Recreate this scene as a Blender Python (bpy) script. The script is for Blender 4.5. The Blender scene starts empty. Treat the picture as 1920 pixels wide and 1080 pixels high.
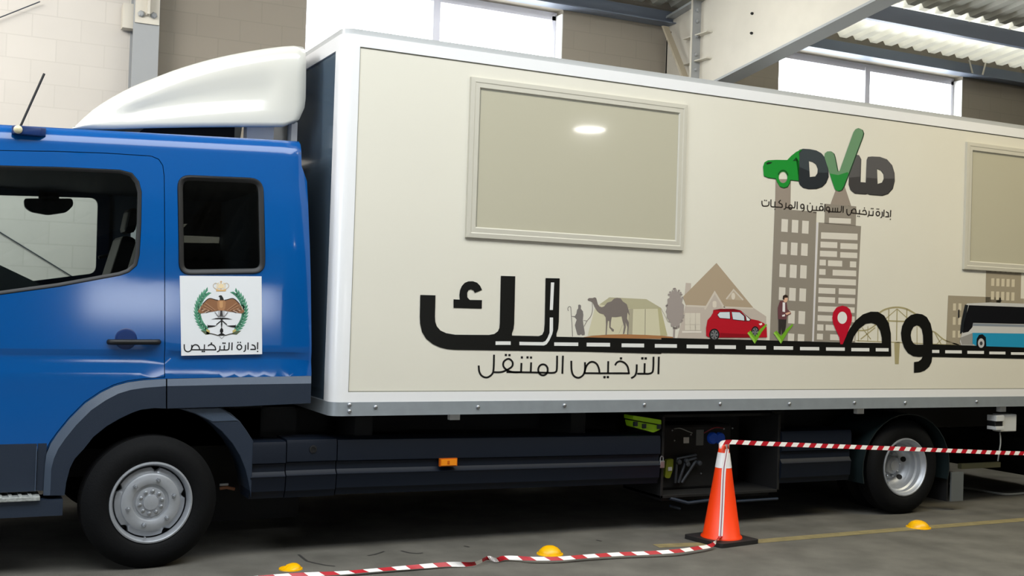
import bpy, bmesh, math, random
from mathutils import Vector, Matrix
from mathutils.geometry import delaunay_2d_cdt, tessellate_polygon
random.seed(4)
C = bpy.context.scene.collection
SC = bpy.context.scene
PI = math.pi

# ------------------------------------------------------------------ camera
F, YAW, PITCH, ROLL, DIST, HGT = 2128.4, 0.46335, -0.017036, -0.03231, 6.7062, 1.5793
_cy, _sy, _cp, _sp = math.cos(YAW), math.sin(YAW), math.cos(PITCH), math.sin(PITCH)
FWD = Vector((_sy*_cp, _cy*_cp, -_sp))
_r = Vector((_cy, -_sy, 0)); _u = _r.cross(FWD)
RGT = _r*math.cos(ROLL) - _u*math.sin(ROLL)
UPV = _r*math.sin(ROLL) + _u*math.cos(ROLL)
EYE = Vector((0, -DIST, HGT))
cd = bpy.data.cameras.new('camera'); cam = bpy.data.objects.new('camera', cd); C.objects.link(cam)
cam.matrix_world = Matrix(((RGT.x, UPV.x, -FWD.x, EYE.x), (RGT.y, UPV.y, -FWD.y, EYE.y), (RGT.z, UPV.z, -FWD.z, EYE.z), (0, 0, 0, 1)))
cd.sensor_width = 36; cd.lens = F*36/1920; cd.clip_end = 200
SC.camera = cam

# ------------------------------------------------------------------ world, view
w = bpy.data.worlds.new('daylight'); SC.world = w; w.use_nodes = True
bg = w.node_tree.nodes['Background']; bg.inputs[0].default_value = (0.93, 0.97, 1.0, 1); bg.inputs[1].default_value = 9.0
SC.view_settings.view_transform = 'Standard'; SC.view_settings.look = 'None'
SC.view_settings.exposure = 0.28; SC.view_settings.gamma = 1
try: SC.view_settings.use_curve_mapping = False
except Exception: pass

def area(name, loc, target, sx, sy, power, col=(1, 1, 1)):
    l = bpy.data.lights.new(name, 'AREA'); l.shape = 'RECTANGLE'; l.size = sx; l.size_y = sy; l.energy = power; l.color = col
    o = bpy.data.objects.new(name, l); C.objects.link(o); o.location = loc
    o.rotation_euler = (Vector(target)-Vector(loc)).to_track_quat('-Z', 'Y').to_euler()
    return o
# added fill lights below the closed roof, and daylight from an unseen left doorway
area('overhead_fill_near', (1.2, -3.2, 5.85), (1.2, -3.2, 0), 8.5, 3.0, 500, (.93, .97, 1))  # added overhead fill, cool towards the cab end
area('overhead_fill_far', (9.0, -3.0, 5.85), (9.0, -3.0, 0), 6.0, 1.2, 235, (1, .89, .64))  # added overhead fill, warm to yellow the right of the panel
area('wall_fill_left', (-2.6, 1.0, 5.0), (-1.2, 4.2, 2.6), 4.0, 1.2, 260, (1, .98, .95))  # tilted fill, added to brighten the left wall
area('rear_fill_near', (4.4, 1.5, 5.25), (4.4, 2.4, 0), 4.0, .8, 55, (1, .98, .95))  # added to lift the back wall from above
area('rear_fill_far', (10.8, 1.5, 5.25), (10.8, 2.4, 0), 5.5, .8, 22, (1, .97, .92))  # same added wall fill, right of the rafter
area('doorway_daylight', (-7.6, -5.0, 2.6), (1.5, -1.5, 2.2), 4.5, 3.6, 200, (.86, .93, 1))

# ------------------------------------------------------------------ photo pixel -> point on a plane of the place
def ray(x, y): return FWD + RGT*((x-960)/F) - UPV*((y-540)/F)
def at(x, y, Y=0.0):
    d = ray(x, y); t = (DIST+Y)/d.y
    return EYE + d*t
def at_x(x, y, X):
    d = ray(x, y); return EYE + d*(X/d.x)
def at_z(x, y, Z):
    d = ray(x, y); return EYE + d*((Z-HGT)/d.z)

# ------------------------------------------------------------------ materials
def lin(c): return tuple(((v/255)/12.92 if v/255 <= .04045 else ((v/255+.055)/1.055)**2.4) for v in c)
def mat(name, rgb, rough=.5, metal=0, noise=0, scale=8, bump=0, bscale=60, coat=0, spec=.5):
    m = bpy.data.materials.new(name); m.use_nodes = True
    nt = m.node_tree; b = nt.nodes['Principled BSDF']
    c = lin(rgb); b.inputs['Base Color'].default_value = (*c, 1)
    b.inputs['Roughness'].default_value = rough; b.inputs['Metallic'].default_value = metal
    b.inputs['Specular IOR Level'].default_value = spec
    if coat: b.inputs['Coat Weight'].default_value = coat; b.inputs['Coat Roughness'].default_value = .1
    if noise or bump:
        tc = nt.nodes.new('ShaderNodeTexCoord')
    if noise:
        n = nt.nodes.new('ShaderNodeTexNoise'); n.inputs['Scale'].default_value = scale; n.inputs['Detail'].default_value = 6
        r = nt.nodes.new('ShaderNodeValToRGB')
        r.color_ramp.elements[0].position = .3; r.color_ramp.elements[1].position = .7
        r.color_ramp.elements[0].color = (*[v*(1-noise) for v in c], 1); r.color_ramp.elements[1].color = (*[min(1, v*(1+noise)) for v in c], 1)
        nt.links.new(tc.outputs['Object'], n.inputs['Vector']); nt.links.new(n.outputs['Fac'], r.inputs['Fac']); nt.links.new(r.outputs['Color'], b.inputs['Base Color'])
    if bump:
        n2 = nt.nodes.new('ShaderNodeTexNoise'); n2.inputs['Scale'].default_value = bscale; n2.inputs['Detail'].default_value = 4
        bp = nt.nodes.new('ShaderNodeBump'); bp.inputs['Strength'].default_value = bump; bp.inputs['Distance'].default_value = .01
        nt.links.new(tc.outputs['Object'], n2.inputs['Vector']); nt.links.new(n2.outputs['Fac'], bp.inputs['Height']); nt.links.new(bp.outputs['Normal'], b.inputs['Normal'])
    return m
def block_mat(name, rgb, mortar):
    m = mat(name, rgb, .9, noise=.06, scale=2.5); nt = m.node_tree; b = nt.nodes['Principled BSDF']
    tc = nt.nodes.new('ShaderNodeTexCoord'); mp = nt.nodes.new('ShaderNodeMapping'); mp.inputs['Rotation'].default_value = (PI/2, 0, 0)
    br = nt.nodes.new('ShaderNodeTexBrick'); br.inputs['Scale'].default_value = 1
    br.inputs['Brick Width'].default_value = .4; br.inputs['Row Height'].default_value = .2; br.inputs['Mortar Size'].default_value = .006; br.inputs['Mortar Smooth'].default_value = .3
    c = lin(rgb); br.inputs['Color1'].default_value = (*c, 1); br.inputs['Color2'].default_value = (*[v*.96 for v in c], 1); br.inputs['Mortar'].default_value = (*lin(mortar), 1)
    nt.links.new(tc.outputs['Object'], mp.inputs['Vector']); nt.links.new(mp.outputs['Vector'], br.inputs['Vector'])
    old = b.inputs['Base Color'].links[0].from_socket
    mx = nt.nodes.new('ShaderNodeMix'); mx.data_type = 'RGBA'; mx.blend_type = 'MULTIPLY'; mx.inputs['Factor'].default_value = .35
    nt.links.new(br.outputs['Color'], mx.inputs['A']); nt.links.new(old, mx.inputs['B']); nt.links.new(mx.outputs['Result'], b.inputs['Base Color'])
    return m
def glass(name, tint, rough=.02, refl=1.45):
    m = bpy.data.materials.new(name); m.use_nodes = True; nt = m.node_tree; nt.nodes.clear()
    o = nt.nodes.new('ShaderNodeOutputMaterial'); mx = nt.nodes.new('ShaderNodeMixShader'); t = nt.nodes.new('ShaderNodeBsdfTransparent'); g = nt.nodes.new('ShaderNodeBsdfGlossy'); f = nt.nodes.new('ShaderNodeFresnel')
    t.inputs[0].default_value = (*tint, 1); g.inputs['Roughness'].default_value = rough; f.inputs[0].default_value = refl
    ge = nt.nodes.new('ShaderNodeNewGeometry'); mt = nt.nodes.new('ShaderNodeMath'); mt.operation = 'SUBTRACT'; mt.inputs[0].default_value = 1; ml = nt.nodes.new('ShaderNodeMath'); ml.operation = 'MULTIPLY'
    nt.links.new(ge.outputs['Backfacing'], mt.inputs[1]); nt.links.new(mt.outputs[0], ml.inputs[0]); nt.links.new(f.outputs[0], ml.inputs[1])
    nt.links.new(ml.outputs[0], mx.inputs[0]); nt.links.new(t.outputs[0], mx.inputs[1]); nt.links.new(g.outputs[0], mx.inputs[2]); nt.links.new(mx.outputs[0], o.inputs[0])
    return m
def emit(name, rgb, s):
    m = bpy.data.materials.new(name); m.use_nodes = True; nt = m.node_tree; nt.nodes.clear()
    o = nt.nodes.new('ShaderNodeOutputMaterial'); e = nt.nodes.new('ShaderNodeEmission'); e.inputs[0].default_value = (*lin(rgb), 1); e.inputs[1].default_value = s
    nt.links.new(e.outputs[0], o.inputs[0]); return m

def translucent(name, rgb, tr):
    m = mat(name, rgb, .5, noise=.1, scale=2); nt = m.node_tree; b = nt.nodes['Principled BSDF']; o = nt.nodes['Material Output']
    t = nt.nodes.new('ShaderNodeBsdfTranslucent'); t.inputs[0].default_value = (*lin(rgb), 1); mx = nt.nodes.new('ShaderNodeMixShader'); mx.inputs[0].default_value = tr
    nt.links.new(b.outputs[0], mx.inputs[1]); nt.links.new(t.outputs[0], mx.inputs[2]); nt.links.new(mx.outputs[0], o.inputs[0]); return m
M = dict(
 rooflight=translucent('translucent_roof_sheet', (228, 224, 208), .075),
 asphalt=mat('asphalt', (102, 100, 94), .95, spec=.15, noise=.22, scale=3.0, bump=.5, bscale=240),
 blockpale=block_mat('pale_block', (212, 207, 199), (203, 198, 190)),
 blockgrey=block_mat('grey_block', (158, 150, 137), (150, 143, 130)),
 dado=mat('grey_wall_base', (128, 128, 130), .8, noise=.15, scale=6),
 reveal=mat('lit_reveal', (235, 235, 232), .8),
 steelpale=mat('cream_painted_steel', (196, 190, 176), .5, noise=.05, scale=3),
 steelgrey=mat('grey_painted_steel', (150, 152, 152), .5),
 steelblue=mat('blue_grey_steel', (100, 108, 122), .5),
 roof=mat('roof_sheet', (196, 194, 182), .5, noise=.08, scale=2),
 winframe=mat('window_aluminium', (214, 214, 224), .4),
 blue=mat('blue_paint', (0, 80, 150), .3, coat=1.0, spec=.1),
 bluedark=mat('recess_shade_and_lamp_blue', (0, 40, 95), .4),  # shade of the handle recess, also the marker lamp body
 plastic=mat('dark_grey_plastic', (26, 38, 54), .45, bump=.15, bscale=300),
 plastic_lit=mat('lit_plastic_bevel', (58, 71, 88), .42, bump=.15, bscale=300),  # lighter copy of the dark plastic; light on bevels put into colour
 skirt=mat('skirt_plastic', (11, 19, 31), .5, spec=.25),
 black=mat('black_plastic', (12, 13, 15), .5),
 rubber=mat('tyre_rubber', (5, 6, 8), .75, spec=.2, bump=.2, bscale=120),
 chassis=mat('chassis_black', (5, 5, 6), .7),
 interior=mat('cab_interior', (78, 86, 96), .8),
 rim=mat('silver_rim', (172, 176, 182), .42, metal=.55, noise=.06, scale=20),
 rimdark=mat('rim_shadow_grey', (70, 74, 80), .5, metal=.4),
 nut=mat('nut_steel', (180, 184, 190), .3, metal=.9),
 white=mat('white_gloss', (214, 212, 202), .16, coat=.6),
 frame=mat('white_box_frame', (234, 234, 234), .3, coat=.3),
 frontwall=mat('box_front_shaded', (78, 94, 108), .16, coat=.5),  # cab reflection and shade are put into this dark blue-grey
 cap=mat('grey_roof_profile', (190, 192, 192), .35, metal=.2),
 alu=mat('brushed_aluminium', (150, 157, 162), .4, metal=.25, noise=.05, scale=12),
 panel=mat('cream_panel', (220, 216, 202), .34, noise=.015, scale=1.2, spec=.35),
 film=mat('beige_film', (188, 183, 162), .04, coat=.6, spec=.6),
 filmframe=mat('beige_frame', (196, 192, 178), .4),
 sealline=mat('dark_joint', (128, 128, 116), .6),
 lens=mat('orange_lens', (238, 140, 10), .2, coat=.6),
 lensd=mat('orange_lens_dark', (190, 92, 5), .2),
 clear=mat('clear_lens', (215, 205, 170), .15),
 tread=mat('step_metal', (176, 180, 178), .45, metal=.5, noise=.3, scale=60),
 outer=mat('dark_hall_wall', (96, 94, 90), .9),
 brace=mat('brown_grey_steel', (156, 146, 126), .6),
 mauve=mat('tape_edge', (150, 84, 104), .4),
 cone=mat('orange_cone', (255, 66, 10), .42),
 band=mat('reflective_white', (238, 236, 236), .35),
 conebase=mat('cone_rubber', (28, 26, 26), .7),
 tred=mat('tape_red', (176, 16, 34), .4),
 twhite=mat('tape_white', (238, 234, 230), .35),
 stud=mat('yellow_stud', (246, 184, 4), .35, noise=.1, scale=30),
 yline=mat('worn_yellow_paint', (130, 119, 82), .85, noise=.2, scale=14),
 crack=mat('crack_dark', (48, 47, 45), .9),
 lime=mat('lime_plastic', (150, 200, 20), .5),
 socket=mat('blue_socket', (20, 80, 200), .4),
 lightgrey=mat('light_grey_plastic', (196, 198, 198), .5),
 darkgreen=mat('mudguard', (22, 32, 34), .4),
 paper=mat('label_paper', (200, 200, 196), .6),
 wire=mat('cable_grey', (150, 152, 150), .5),
 glasscab=glass('cab_glass', (.74, .80, .80)),
 glassrear=glass('tinted_glass', (.5, .54, .54), refl=1.5),
 glasswin=glass('window_glass', (.97, .98, .98)),
 lamp=emit('lamp_diffuser', (255, 252, 245), 30),
)
_pc = {}
def col(rgb, rough=.4):
    k = (tuple(rgb), rough)
    if k not in _pc: _pc[k] = mat('print_%02x%02x%02x' % tuple(rgb), rgb, rough, spec=.35)
    return _pc[k]

# ------------------------------------------------------------------ mesh helpers
class MB:
    def __init__(s): s.v = []; s.f = []; s.m = []; s.mats = []
    def mi(s, m):
        if m not in s.mats: s.mats.append(m)
        return s.mats.index(m)
    def add(s, vs, fs, m):
        b = len(s.v); s.v += [tuple(v) for v in vs]; i = s.mi(m)
        for f in fs: s.f.append([b+k for k in f]); s.m.append(i)
    def box(s, x0, x1, y0, y1, z0, z1, m):
        vs = [(x, y, z) for x in (x0, x1) for y in (y0, y1) for z in (z0, z1)]
        s.add(vs, [(0, 1, 3, 2), (4, 6, 7, 5), (0, 4, 5, 1), (2, 3, 7, 6), (0, 2, 6, 4), (1, 5, 7, 3)], m)
    def prism(s, poly, off, m, holes=()):
        """closed prism of a 3-D planar polygon moved by off"""
        loops = [[Vector(p) for p in poly]] + [[Vector(p) for p in h] for h in holes]
        flat = [p for l in loops for p in l]; n = len(flat); off = Vector(off)
        tri = tessellate_polygon(loops)
        fs = [tuple(t) for t in tri] + [tuple(n+k for k in reversed(t)) for t in tri]
        b = 0
        for l in loops:
            k = len(l)
            for i in range(k):
                j = (i+1) % k; fs.append((b+i, b+j, n+b+j, n+b+i))
            b += k
        s.add(flat + [p+off for p in flat], fs, m)
    def lathe(s, prof, c, axis, n, m, mfun=None, closed=False):
        a = Vector(axis).normalized(); t = a.orthogonal().normalized(); q = a.cross(t); c = Vector(c)
        vs = []
        for r, h in prof:
            for k in range(n):
                g = 2*PI*k/n; vs.append(c + a*h + (t*math.cos(g)+q*math.sin(g))*r)
        b = len(s.v); s.v += [tuple(v) for v in vs]
        for i in range(len(prof)-1):
            mm = mfun(i) if mfun else m; ii = s.mi(mm)
            for k in range(n):
                j = (k+1) % n; s.f.append([b+i*n+k, b+i*n+j, b+(i+1)*n+j, b+(i+1)*n+k]); s.m.append(ii)
        for e, rev in ((0, 1), (len(prof)-1, 0)):
            if prof[e][0] > 1e-6 and not closed:
                f = [b+e*n+k for k in range(n)]
                s.f.append(f[::-1] if rev else f); s.m.append(s.mi(mfun(min(e, len(prof)-2)) if mfun else m))
    def tube(s, path, r, m, n=8):
        P = [Vector(p) for p in path]; vs = []
        for i, p in enumerate(P):
            d = (P[min(i+1, len(P)-1)]-P[max(i-1, 0)]).normalized(); u = d.orthogonal().normalized() if i == 0 else (u - d*u.dot(d)).normalized()
            v = d.cross(u)
            for k in range(n): g = 2*PI*k/n; vs.append(p+(u*math.cos(g)+v*math.sin(g))*r)
        fs = [(i*n+k, i*n+(k+1) % n, (i+1)*n+(k+1) % n, (i+1)*n+k) for i in range(len(P)-1) for k in range(n)]
        fs += [tuple(range(n))[::-1], tuple((len(P)-1)*n+k for k in range(n))]
        s.add(vs, fs, m)
    def build(s, name, parent=None, smooth=None, bevel=0, fixn=True):
        me = bpy.data.meshes.new(name); me.from_pydata(s.v, [], s.f)
        for m in s.mats: me.materials.append(m)
        for p, i in zip(me.polygons, s.m): p.material_index = i
        if fixn:
            bm = bmesh.new(); bm.from_mesh(me); bmesh.ops.recalc_face_normals(bm, faces=bm.faces); bm.to_mesh(me); bm.free()
        if smooth:
            for p in me.polygons: p.use_smooth = True
            me.set_sharp_from_angle(angle=math.radians(smooth))
        o = bpy.data.objects.new(name, me); C.objects.link(o)
        if bevel:
            b = o.modifiers.new('bevel', 'BEVEL'); b.width = bevel; b.segments = 2; b.limit_method = 'ANGLE'; b.angle_limit = math.radians(40)
        if parent: o.parent = parent; o.matrix_parent_inverse = parent_inv(parent)
        return o
def parent_inv(p):
    m = Matrix()
    q = p
    while q:
        m = Matrix.Translation(q.location) @ m if not q.rotation_euler.z else (Matrix.Translation(q.location) @ Matrix.Rotation(q.rotation_euler.z, 4, 'Z')) @ m
        q = None if q.parent is None else None
    return m.inverted()
def thing(name, label, cat, loc=(0, 0, 0), group=None):
    o = bpy.data.objects.new(name, None); C.objects.link(o); o.location = loc; o.empty_display_size = .1
    o['label'] = label; o['category'] = cat
    if group: o['group'] = group
    return o
def tag(o, label, cat, group=None):
    o['label'] = label; o['category'] = cat
    if group: o['group'] = group
    return o
def struct(o): o['kind'] = 'structure'; return o
def cat_rom(P, n=6, closed=False):
    P = [Vector(p) for p in P]; out = []; L = len(P)
    rng = range(L) if closed else range(L-1)
    for i in rng:
        if closed: a, b, c, d = P[i-1], P[i], P[(i+1) % L], P[(i+2) % L]
        else: a, b, c, d = P[max(i-1, 0)], P[i], P[i+1], P[min(i+2, L-1)]
        for k in range(n):
            t = k/n; out.append(.5*((2*b)+(c-a)*t+(2*a-5*b+4*c-d)*t*t+(3*b-a-3*c+d)*t**3))
    if not closed: out.append(P[-1])
    return out
def rr(x0, y0, x1, y1, r, n=6):
    """rounded rectangle outline"""
    out = []
    for cx, cy, a in ((x1-r, y0+r, -90), (x1-r, y1-r, 0), (x0+r, y1-r, 90), (x0+r, y0+r, 180)):
        for k in range(n+1):
            g = math.radians(a+90*k/n); out.append((cx+r*math.cos(g), cy+r*math.sin(g)))
    return out
def rquad(q, r, n=5):
    """rounded general polygon"""
    out = []; L = len(q)
    for i in range(L):
        p = Vector(q[i]); a = Vector(q[i-1]); b = Vector(q[(i+1) % L]); ri = r[i] if isinstance(r, (list, tuple)) else r
        if ri <= 0: out.append(tuple(p)); continue
        da = (a-p); db = (b-p); s0 = p+da.normalized()*min(ri, da.length*.49); s1 = p+db.normalized()*min(ri, db.length*.49)
        for k in range(n+1):
            t = k/n; out.append(tuple(s0*(1-t)**2+p*2*t*(1-t)+s1*t*t))
    return out
def ribbon(P, wd):
    """flat stroke outline quads for a 2-D polyline"""
    P = [Vector(p) for p in P]; L = len(P); A = []; B = []
    for i, p in enumerate(P):
        d0 = (p-P[i-1]).normalized() if i else (P[1]-P[0]).normalized(); d1 = (P[i+1]-p).normalized() if i < L-1 else d0
        d = (d0+d1); d = d.normalized() if d.length > 1e-6 else d0
        n = Vector((-d.y, d.x)); k = 1/max(.5, n.dot(Vector((-d0.y, d0.x))))
        A.append(p+n*wd/2*k); B.append(p-n*wd/2*k)
    return [[A[i], B[i], B[i+1], A[i+1]] for i in range(L-1)]
def ell(cx, cy, rx, ry, n=24, a=0): return [(cx+rx*math.cos(2*PI*k/n)*math.cos(a)-ry*math.sin(2*PI*k/n)*math.sin(a), cy+rx*math.cos(2*PI*k/n)*math.sin(a)+ry*math.sin(2*PI*k/n)*math.cos(a)) for k in range(n)]
def inpoly(p, poly):
    x, y = p; r = False; n = len(poly)
    for i in range(n):
        x0, y0 = poly[i-1][:2]; x1, y1 = poly[i][:2]
        if (y0 > y) != (y1 > y) and x < (x1-x0)*(y-y0)/(y1-y0)+x0: r = not r
    return r

class Dec:
    """printed graphics: flat vinyl shapes on one plane, given in photo pixels (through crop scale s, origin ox, oy)"""
    def __init__(s, Y): s.b = MB(); s.Y = Y; s.k = 0; s.s = 1; s.ox = 0; s.oy = 0
    def crop(s, sc, ox, oy): s.s = sc; s.ox = ox; s.oy = oy; return s
    def pt(s, p, dy=0): return at(s.ox+p[0]/s.s, s.oy+p[1]/s.s, s.Y-dy)
    def lay(s): s.k += 1; return s.k*.00012
    def poly(s, pts, rgb, holes=(), up=True):
        d = s.lay() if up else s.k*.00012
        loops = [[s.pt(p) for p in pts]]+[[s.pt(p) for p in h] for h in holes]
        flat = [p-Vector((0, d, 0)) for l in loops for p in l]
        tri = tessellate_polygon([[Vector((p.x, p.z, 0)) for p in l] for l in loops])
        s.b.add(flat, [tuple(t) for t in tri], col(rgb)); return s
    def stroke(s, pts, wd, rgb, sm=True, up=False):
        d = s.lay() if up else max(1, s.k)*.00012
        P = cat_rom([(*p, 0) for p in pts], 5) if sm and len(pts) > 2 else pts
        for q in ribbon([(p[0], p[1]) for p in P], wd):
            s.b.add([s.pt(p)-Vector((0, d, 0)) for p in q], [(0, 1, 2, 3)], col(rgb))
        return s
    def rect(s, x0, y0, x1, y1, rgb, sl=0, sk=0, up=False):
        return s.poly([(x0, y0), (x1, y0+sl*(x1-x0)), (x1+sk*(y1-y0), y1+sl*(x1-x0)), (x0+sk*(y1-y0), y1)], rgb, up=up)
    def dots(s, pts, r, rgb):
        for x, y in pts: s.poly([(x-r, y-r), (x+r, y-r), (x+r, y+r), (x-r, y+r)], rgb, up=False)
        return s
    def build(s, name, parent, label=None):
        o = s.b.build(name, parent, fixn=False)
        for p in o.data.polygons:
            if p.normal.y > 0: p.flip()
        if label: o['label'] = label
        return o

# ================================================================== the hall
WY = 4.0            # inner face of the back wall
b = MB(); b.box(-9, 24, -17, 5, -.2, 0, M['asphalt']); floor = struct(b.build('floor'))
# worn yellow line along the truck, and a few cracks
def floor_strip(name, pts, wd, m):
    bb = MB()
    for q in ribbon(pts, wd): bb.add([(p.x, p.y, .0015) for p in q], [(0, 1, 2, 3)], m)
    return bb.build(name, floor)
lp = [at_z(x, y, 0) for x, y in ((1230, 1024), (1400, 1017), (1600, 1000), (1900, 976))]
floor_strip('painted_line', [(p.x, p.y) for p in lp]+[(14, -.30)], .11, M['yline'])
for cr in ([(560, 1040), (575, 1052), (590, 1056), (610, 1060), (628, 1062)], [(690, 1042), (702, 1040), (712, 1037), (720, 1034)], [(752, 1033), (768, 1037), (782, 1038), (793, 1037)], [(870, 1024), (880, 1026)], [(1118, 1013), (1128, 1015)]):
    q = [at_z(x, y, 0) for x, y in cr]; floor_strip('crack', [(p.x, p.y) for p in q], .016, M['crack'])

# back wall of concrete blocks, with two window bands
Z0, ZT = 3.45, 4.76                      # window sill and head
W1 = (3.03, 5.86); W2 = (8.82, 11.88)
b = MB()
XL = 1.56                                 # block colour changes at the column; the bay's brightness is put into it
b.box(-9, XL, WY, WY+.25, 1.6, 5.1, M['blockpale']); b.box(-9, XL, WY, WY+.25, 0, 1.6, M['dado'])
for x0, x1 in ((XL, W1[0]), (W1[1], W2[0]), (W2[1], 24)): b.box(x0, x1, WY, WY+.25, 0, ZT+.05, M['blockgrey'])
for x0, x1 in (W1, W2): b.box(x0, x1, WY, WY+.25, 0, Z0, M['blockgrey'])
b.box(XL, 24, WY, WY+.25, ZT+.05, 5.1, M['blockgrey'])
struct(b.build('wall_back'))
b = MB()
for x in (W1[1], W2[1]): b.box(x-.012, x, WY+.002, WY+.25, Z0, ZT, M['reveal'])  # right jambs only; window light on them is put into white
struct(b.build('trim_1'))
for i, (x0, x1) in enumerate((W1, W2)):
    b = MB(); y0, y1 = WY+.14, WY+.20; t = .045; xm = (x0+x1)/2
    b.box(x0, x0+t, y0, y1, Z0, ZT, M['winframe']); b.box(x1-t-.012, x1-.012, y0, y1, Z0, ZT, M['winframe'])
    b.box(x0, x1, y0, y1, ZT-t, ZT+.04, M['winframe']); b.box(x0, x1, y0, y1, Z0, Z0+t, M['winframe']); b.box(xm-.04, xm+.04, y0-.01, y1, Z0, ZT, M['winframe'])
    o = struct(b.build('window_%d' % (i+1)))
    b = MB(); b.box(x0+t, xm-.03, y0+.02, y0+.026, Z0+t, ZT-t, M['glasswin']); b.build('pane', o)
    b = MB(); b.box(xm+.03, x1-t, y0+.02, y0+.026, Z0+t, ZT-t, M['glasswin']); b.build('pane', o)

# corrugated roof with a ridge behind the camera
RZ, RS, RY = 5.04, .14, -6.0
def roofz(y): return RZ+RS*(WY-y) if y > RY else RZ+RS*(WY-RY)-RS*(RY-y)
b = MB(); pitch = .25
xs = []; x = -9
while x < 24:
    xs += [(x, 0), (x+.11, 0), (x+.145, .045), (x+.215, .045)]; x += pitch
ys = (4.4, 2.9, RY, -17)
vs = [(x, y, roofz(y)+h) for y in ys for x, h in xs]; n = len(xs)
b.add(vs, [(j*n+i, j*n+i+1, (j+1)*n+i+1, (j+1)*n+i) for j in range(3) for i in range(n-1) if not (j == 0 and 7.6 < xs[i][0] < 14)], M['roof'])
b.add(vs, [(i, i+1, n+i+1, n+i) for i in range(n-1) if 7.6 < xs[i][0] < 14], M['rooflight'])
roof = struct(b.build('ceiling', fixn=False))
for x, y in ((1693, 15), (1734, 24), (1775, 32), (1815, 39), (1853, 46), (1892, 53)):
    d = ray(x, y); t = (RZ+RS*(WY+DIST)-HGT)/(d.z+RS*d.y); p = EYE+d*t
    bb = MB(); bb.lathe([(.02, 0), (.02, .012), (.008, .016)], p-Vector((0, 0, .02)), (0, 0, 1), 10, M['band']); bb.build('roof_light_leak', roof)  # white discs stand in for light leaking at the sheet overlap

# other sides of the hall
b = MB(); b.box(-9.25, -9, -17, 5, 0, 8, M['outer']); struct(b.build('wall_left'))
b = MB(); b.box(24, 24.25, -17, 5, 0, 8, M['outer']); struct(b.build('wall_right'))
b = MB(); FW = -15.0
wins = ((2.3, 4.0), (4.15, 5.9)); wz0, wz1 = 1.15, 1.85
b.box(-9, 2.3, FW-.25, FW, 0, 8, M['outer']); b.box(5.9, 24, FW-.25, FW, 0, 8, M['outer']); b.box(4.0, 4.15, FW-.25, FW, 0, 8, M['outer'])
for x0, x1 in wins: b.box(x0, x1, FW-.25, FW, 0, wz0, M['outer']); b.box(x0, x1, FW-.25, FW, wz1, 8, M['outer'])
struct(b.build('wall_front'))

# ---- steel portal frames
bolt = lambda bb, c, r=.02, ax=(0, -1, 0), m=None: bb.lathe([(r, 0), (r, .018), (r*.6, .026)], c, ax, 6, m or M['steelgrey'])
fr = thing('portal_frame', 'cream steel column with haunched rafter rising over the truck, right of the first window', 'steel frame', (7.3, 3.7, 0))
XF = 7.19
zb = lambda y: 4.005+.148*(3.36-y)
zt = lambda y: 4.84+.135*(4.0-y)
b = MB(); b.prism([(XF, 3.99, 0), (XF, 3.99, 4.84), (XF, 3.36, zt(3.36)), (XF, 3.36, 0)], (.02, 0, 0), M['steelpale'])
b.box(XF-.0, XF+.22, 3.96, 3.985, 0, 4.84, M['steelpale']); b.build('column', fr)
b = MB(); b.prism([(XF, 3.34, zb(3.34)), (XF, 3.34, zt(3.34)), (XF, -3, zt(-3)), (XF, -3, zb(-3))], (.02, 0, 0), M['steelpale']); b.build('rafter_web', fr)
b = MB(); b.prism([(XF, 3.36, zb(3.36)), (XF, -3, zb(-3)), (XF, -3, zb(-3)-.025), (XF, 3.36, zb(3.36)-.025)], (.22, 0, 0), M['steelgrey']); b.build('rafter_flange', fr)
b = MB(); b.box(XF-.11, XF+.1, 3.335, 3.36, 3.75, zt(3.36)+.02, M['steelgrey'])
b.box(XF-.113, XF-.108, 3.333, 3.362, 3.75, zt(3.36)+.02, M['steelpale']); b.build('end_plate', fr)
for k, z in enumerate((3.98, 4.2, 4.36, 4.56, 4.72, 4.84)):
    b = MB(); bolt(b, (XF-.055, 3.335, z)); b.build('bolt', fr)
for z in (4.29, 4.57):
    b = MB(); b.box(XF-.075, XF, 3.12, 3.56, z-.006, z+.006, M['steelpale']); b.build('stiffener', fr)
for y, z in ((2.45, 4.62), (2.45, 4.42), (3.9, 4.72)):
    b = MB(); bolt(b, (XF, y, z), .014, (-1, 0, 0), M['chassis']); b.build('web_bolt', fr)
b = MB(); b.prism([(XF, 4.0, 4.84), (XF, 3.36, zt(3.36)), (XF, 3.36, zt(3.36)+.025), (XF, 4.0, 4.865)], (-.1, 0, 0), M['steelgrey']); b.build('top_flange', fr)
p0, p1 = at(1243, 48, 3.7), at(1283, 150, 3.35)
b = MB(); b.prism([p0, p0+Vector((.075, 0, 0)), p1+Vector((.075, 0, 0)), p1], (0, .03, 0), M['brace']); b.build('diagonal_brace', fr)

fl = thing('portal_frame', 'pale grey steel column against the wall above the cab, left of the first window', 'steel frame', (1.5, 3.9, 0))
x0, x1 = at(248, 100, 3.8).x, at(297, 100, 3.8).x
b = MB(); b.box(x0, x1, 3.8, 3.82, 0, 5.0, M['steelgrey']); b.box((x0+x1)/2-.01, (x0+x1)/2+.01, 3.82, 3.99, 0, 5.0, M['steelgrey']); b.box(x0, x1, 3.975, 3.99, 0, 5.0, M['steelgrey']); b.build('column', fl)
zpl = at(270, 44, 3.79).z
b = MB(); b.box(x0+.01, x1-.005, 3.785, 3.80, zpl, 4.6, M['steelpale']); b.box((x0+x1)/2-.01, (x0+x1)/2+.012, 3.70, 3.785, zpl+.07, 4.6, M['steelpale']); b.build('bolt_plate', fl)
for x in (x0+.06, x1-.055):
    b = MB(); bolt(b, (x, 3.785, zpl+.08), .03); b.build('bolt', fl)
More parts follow.
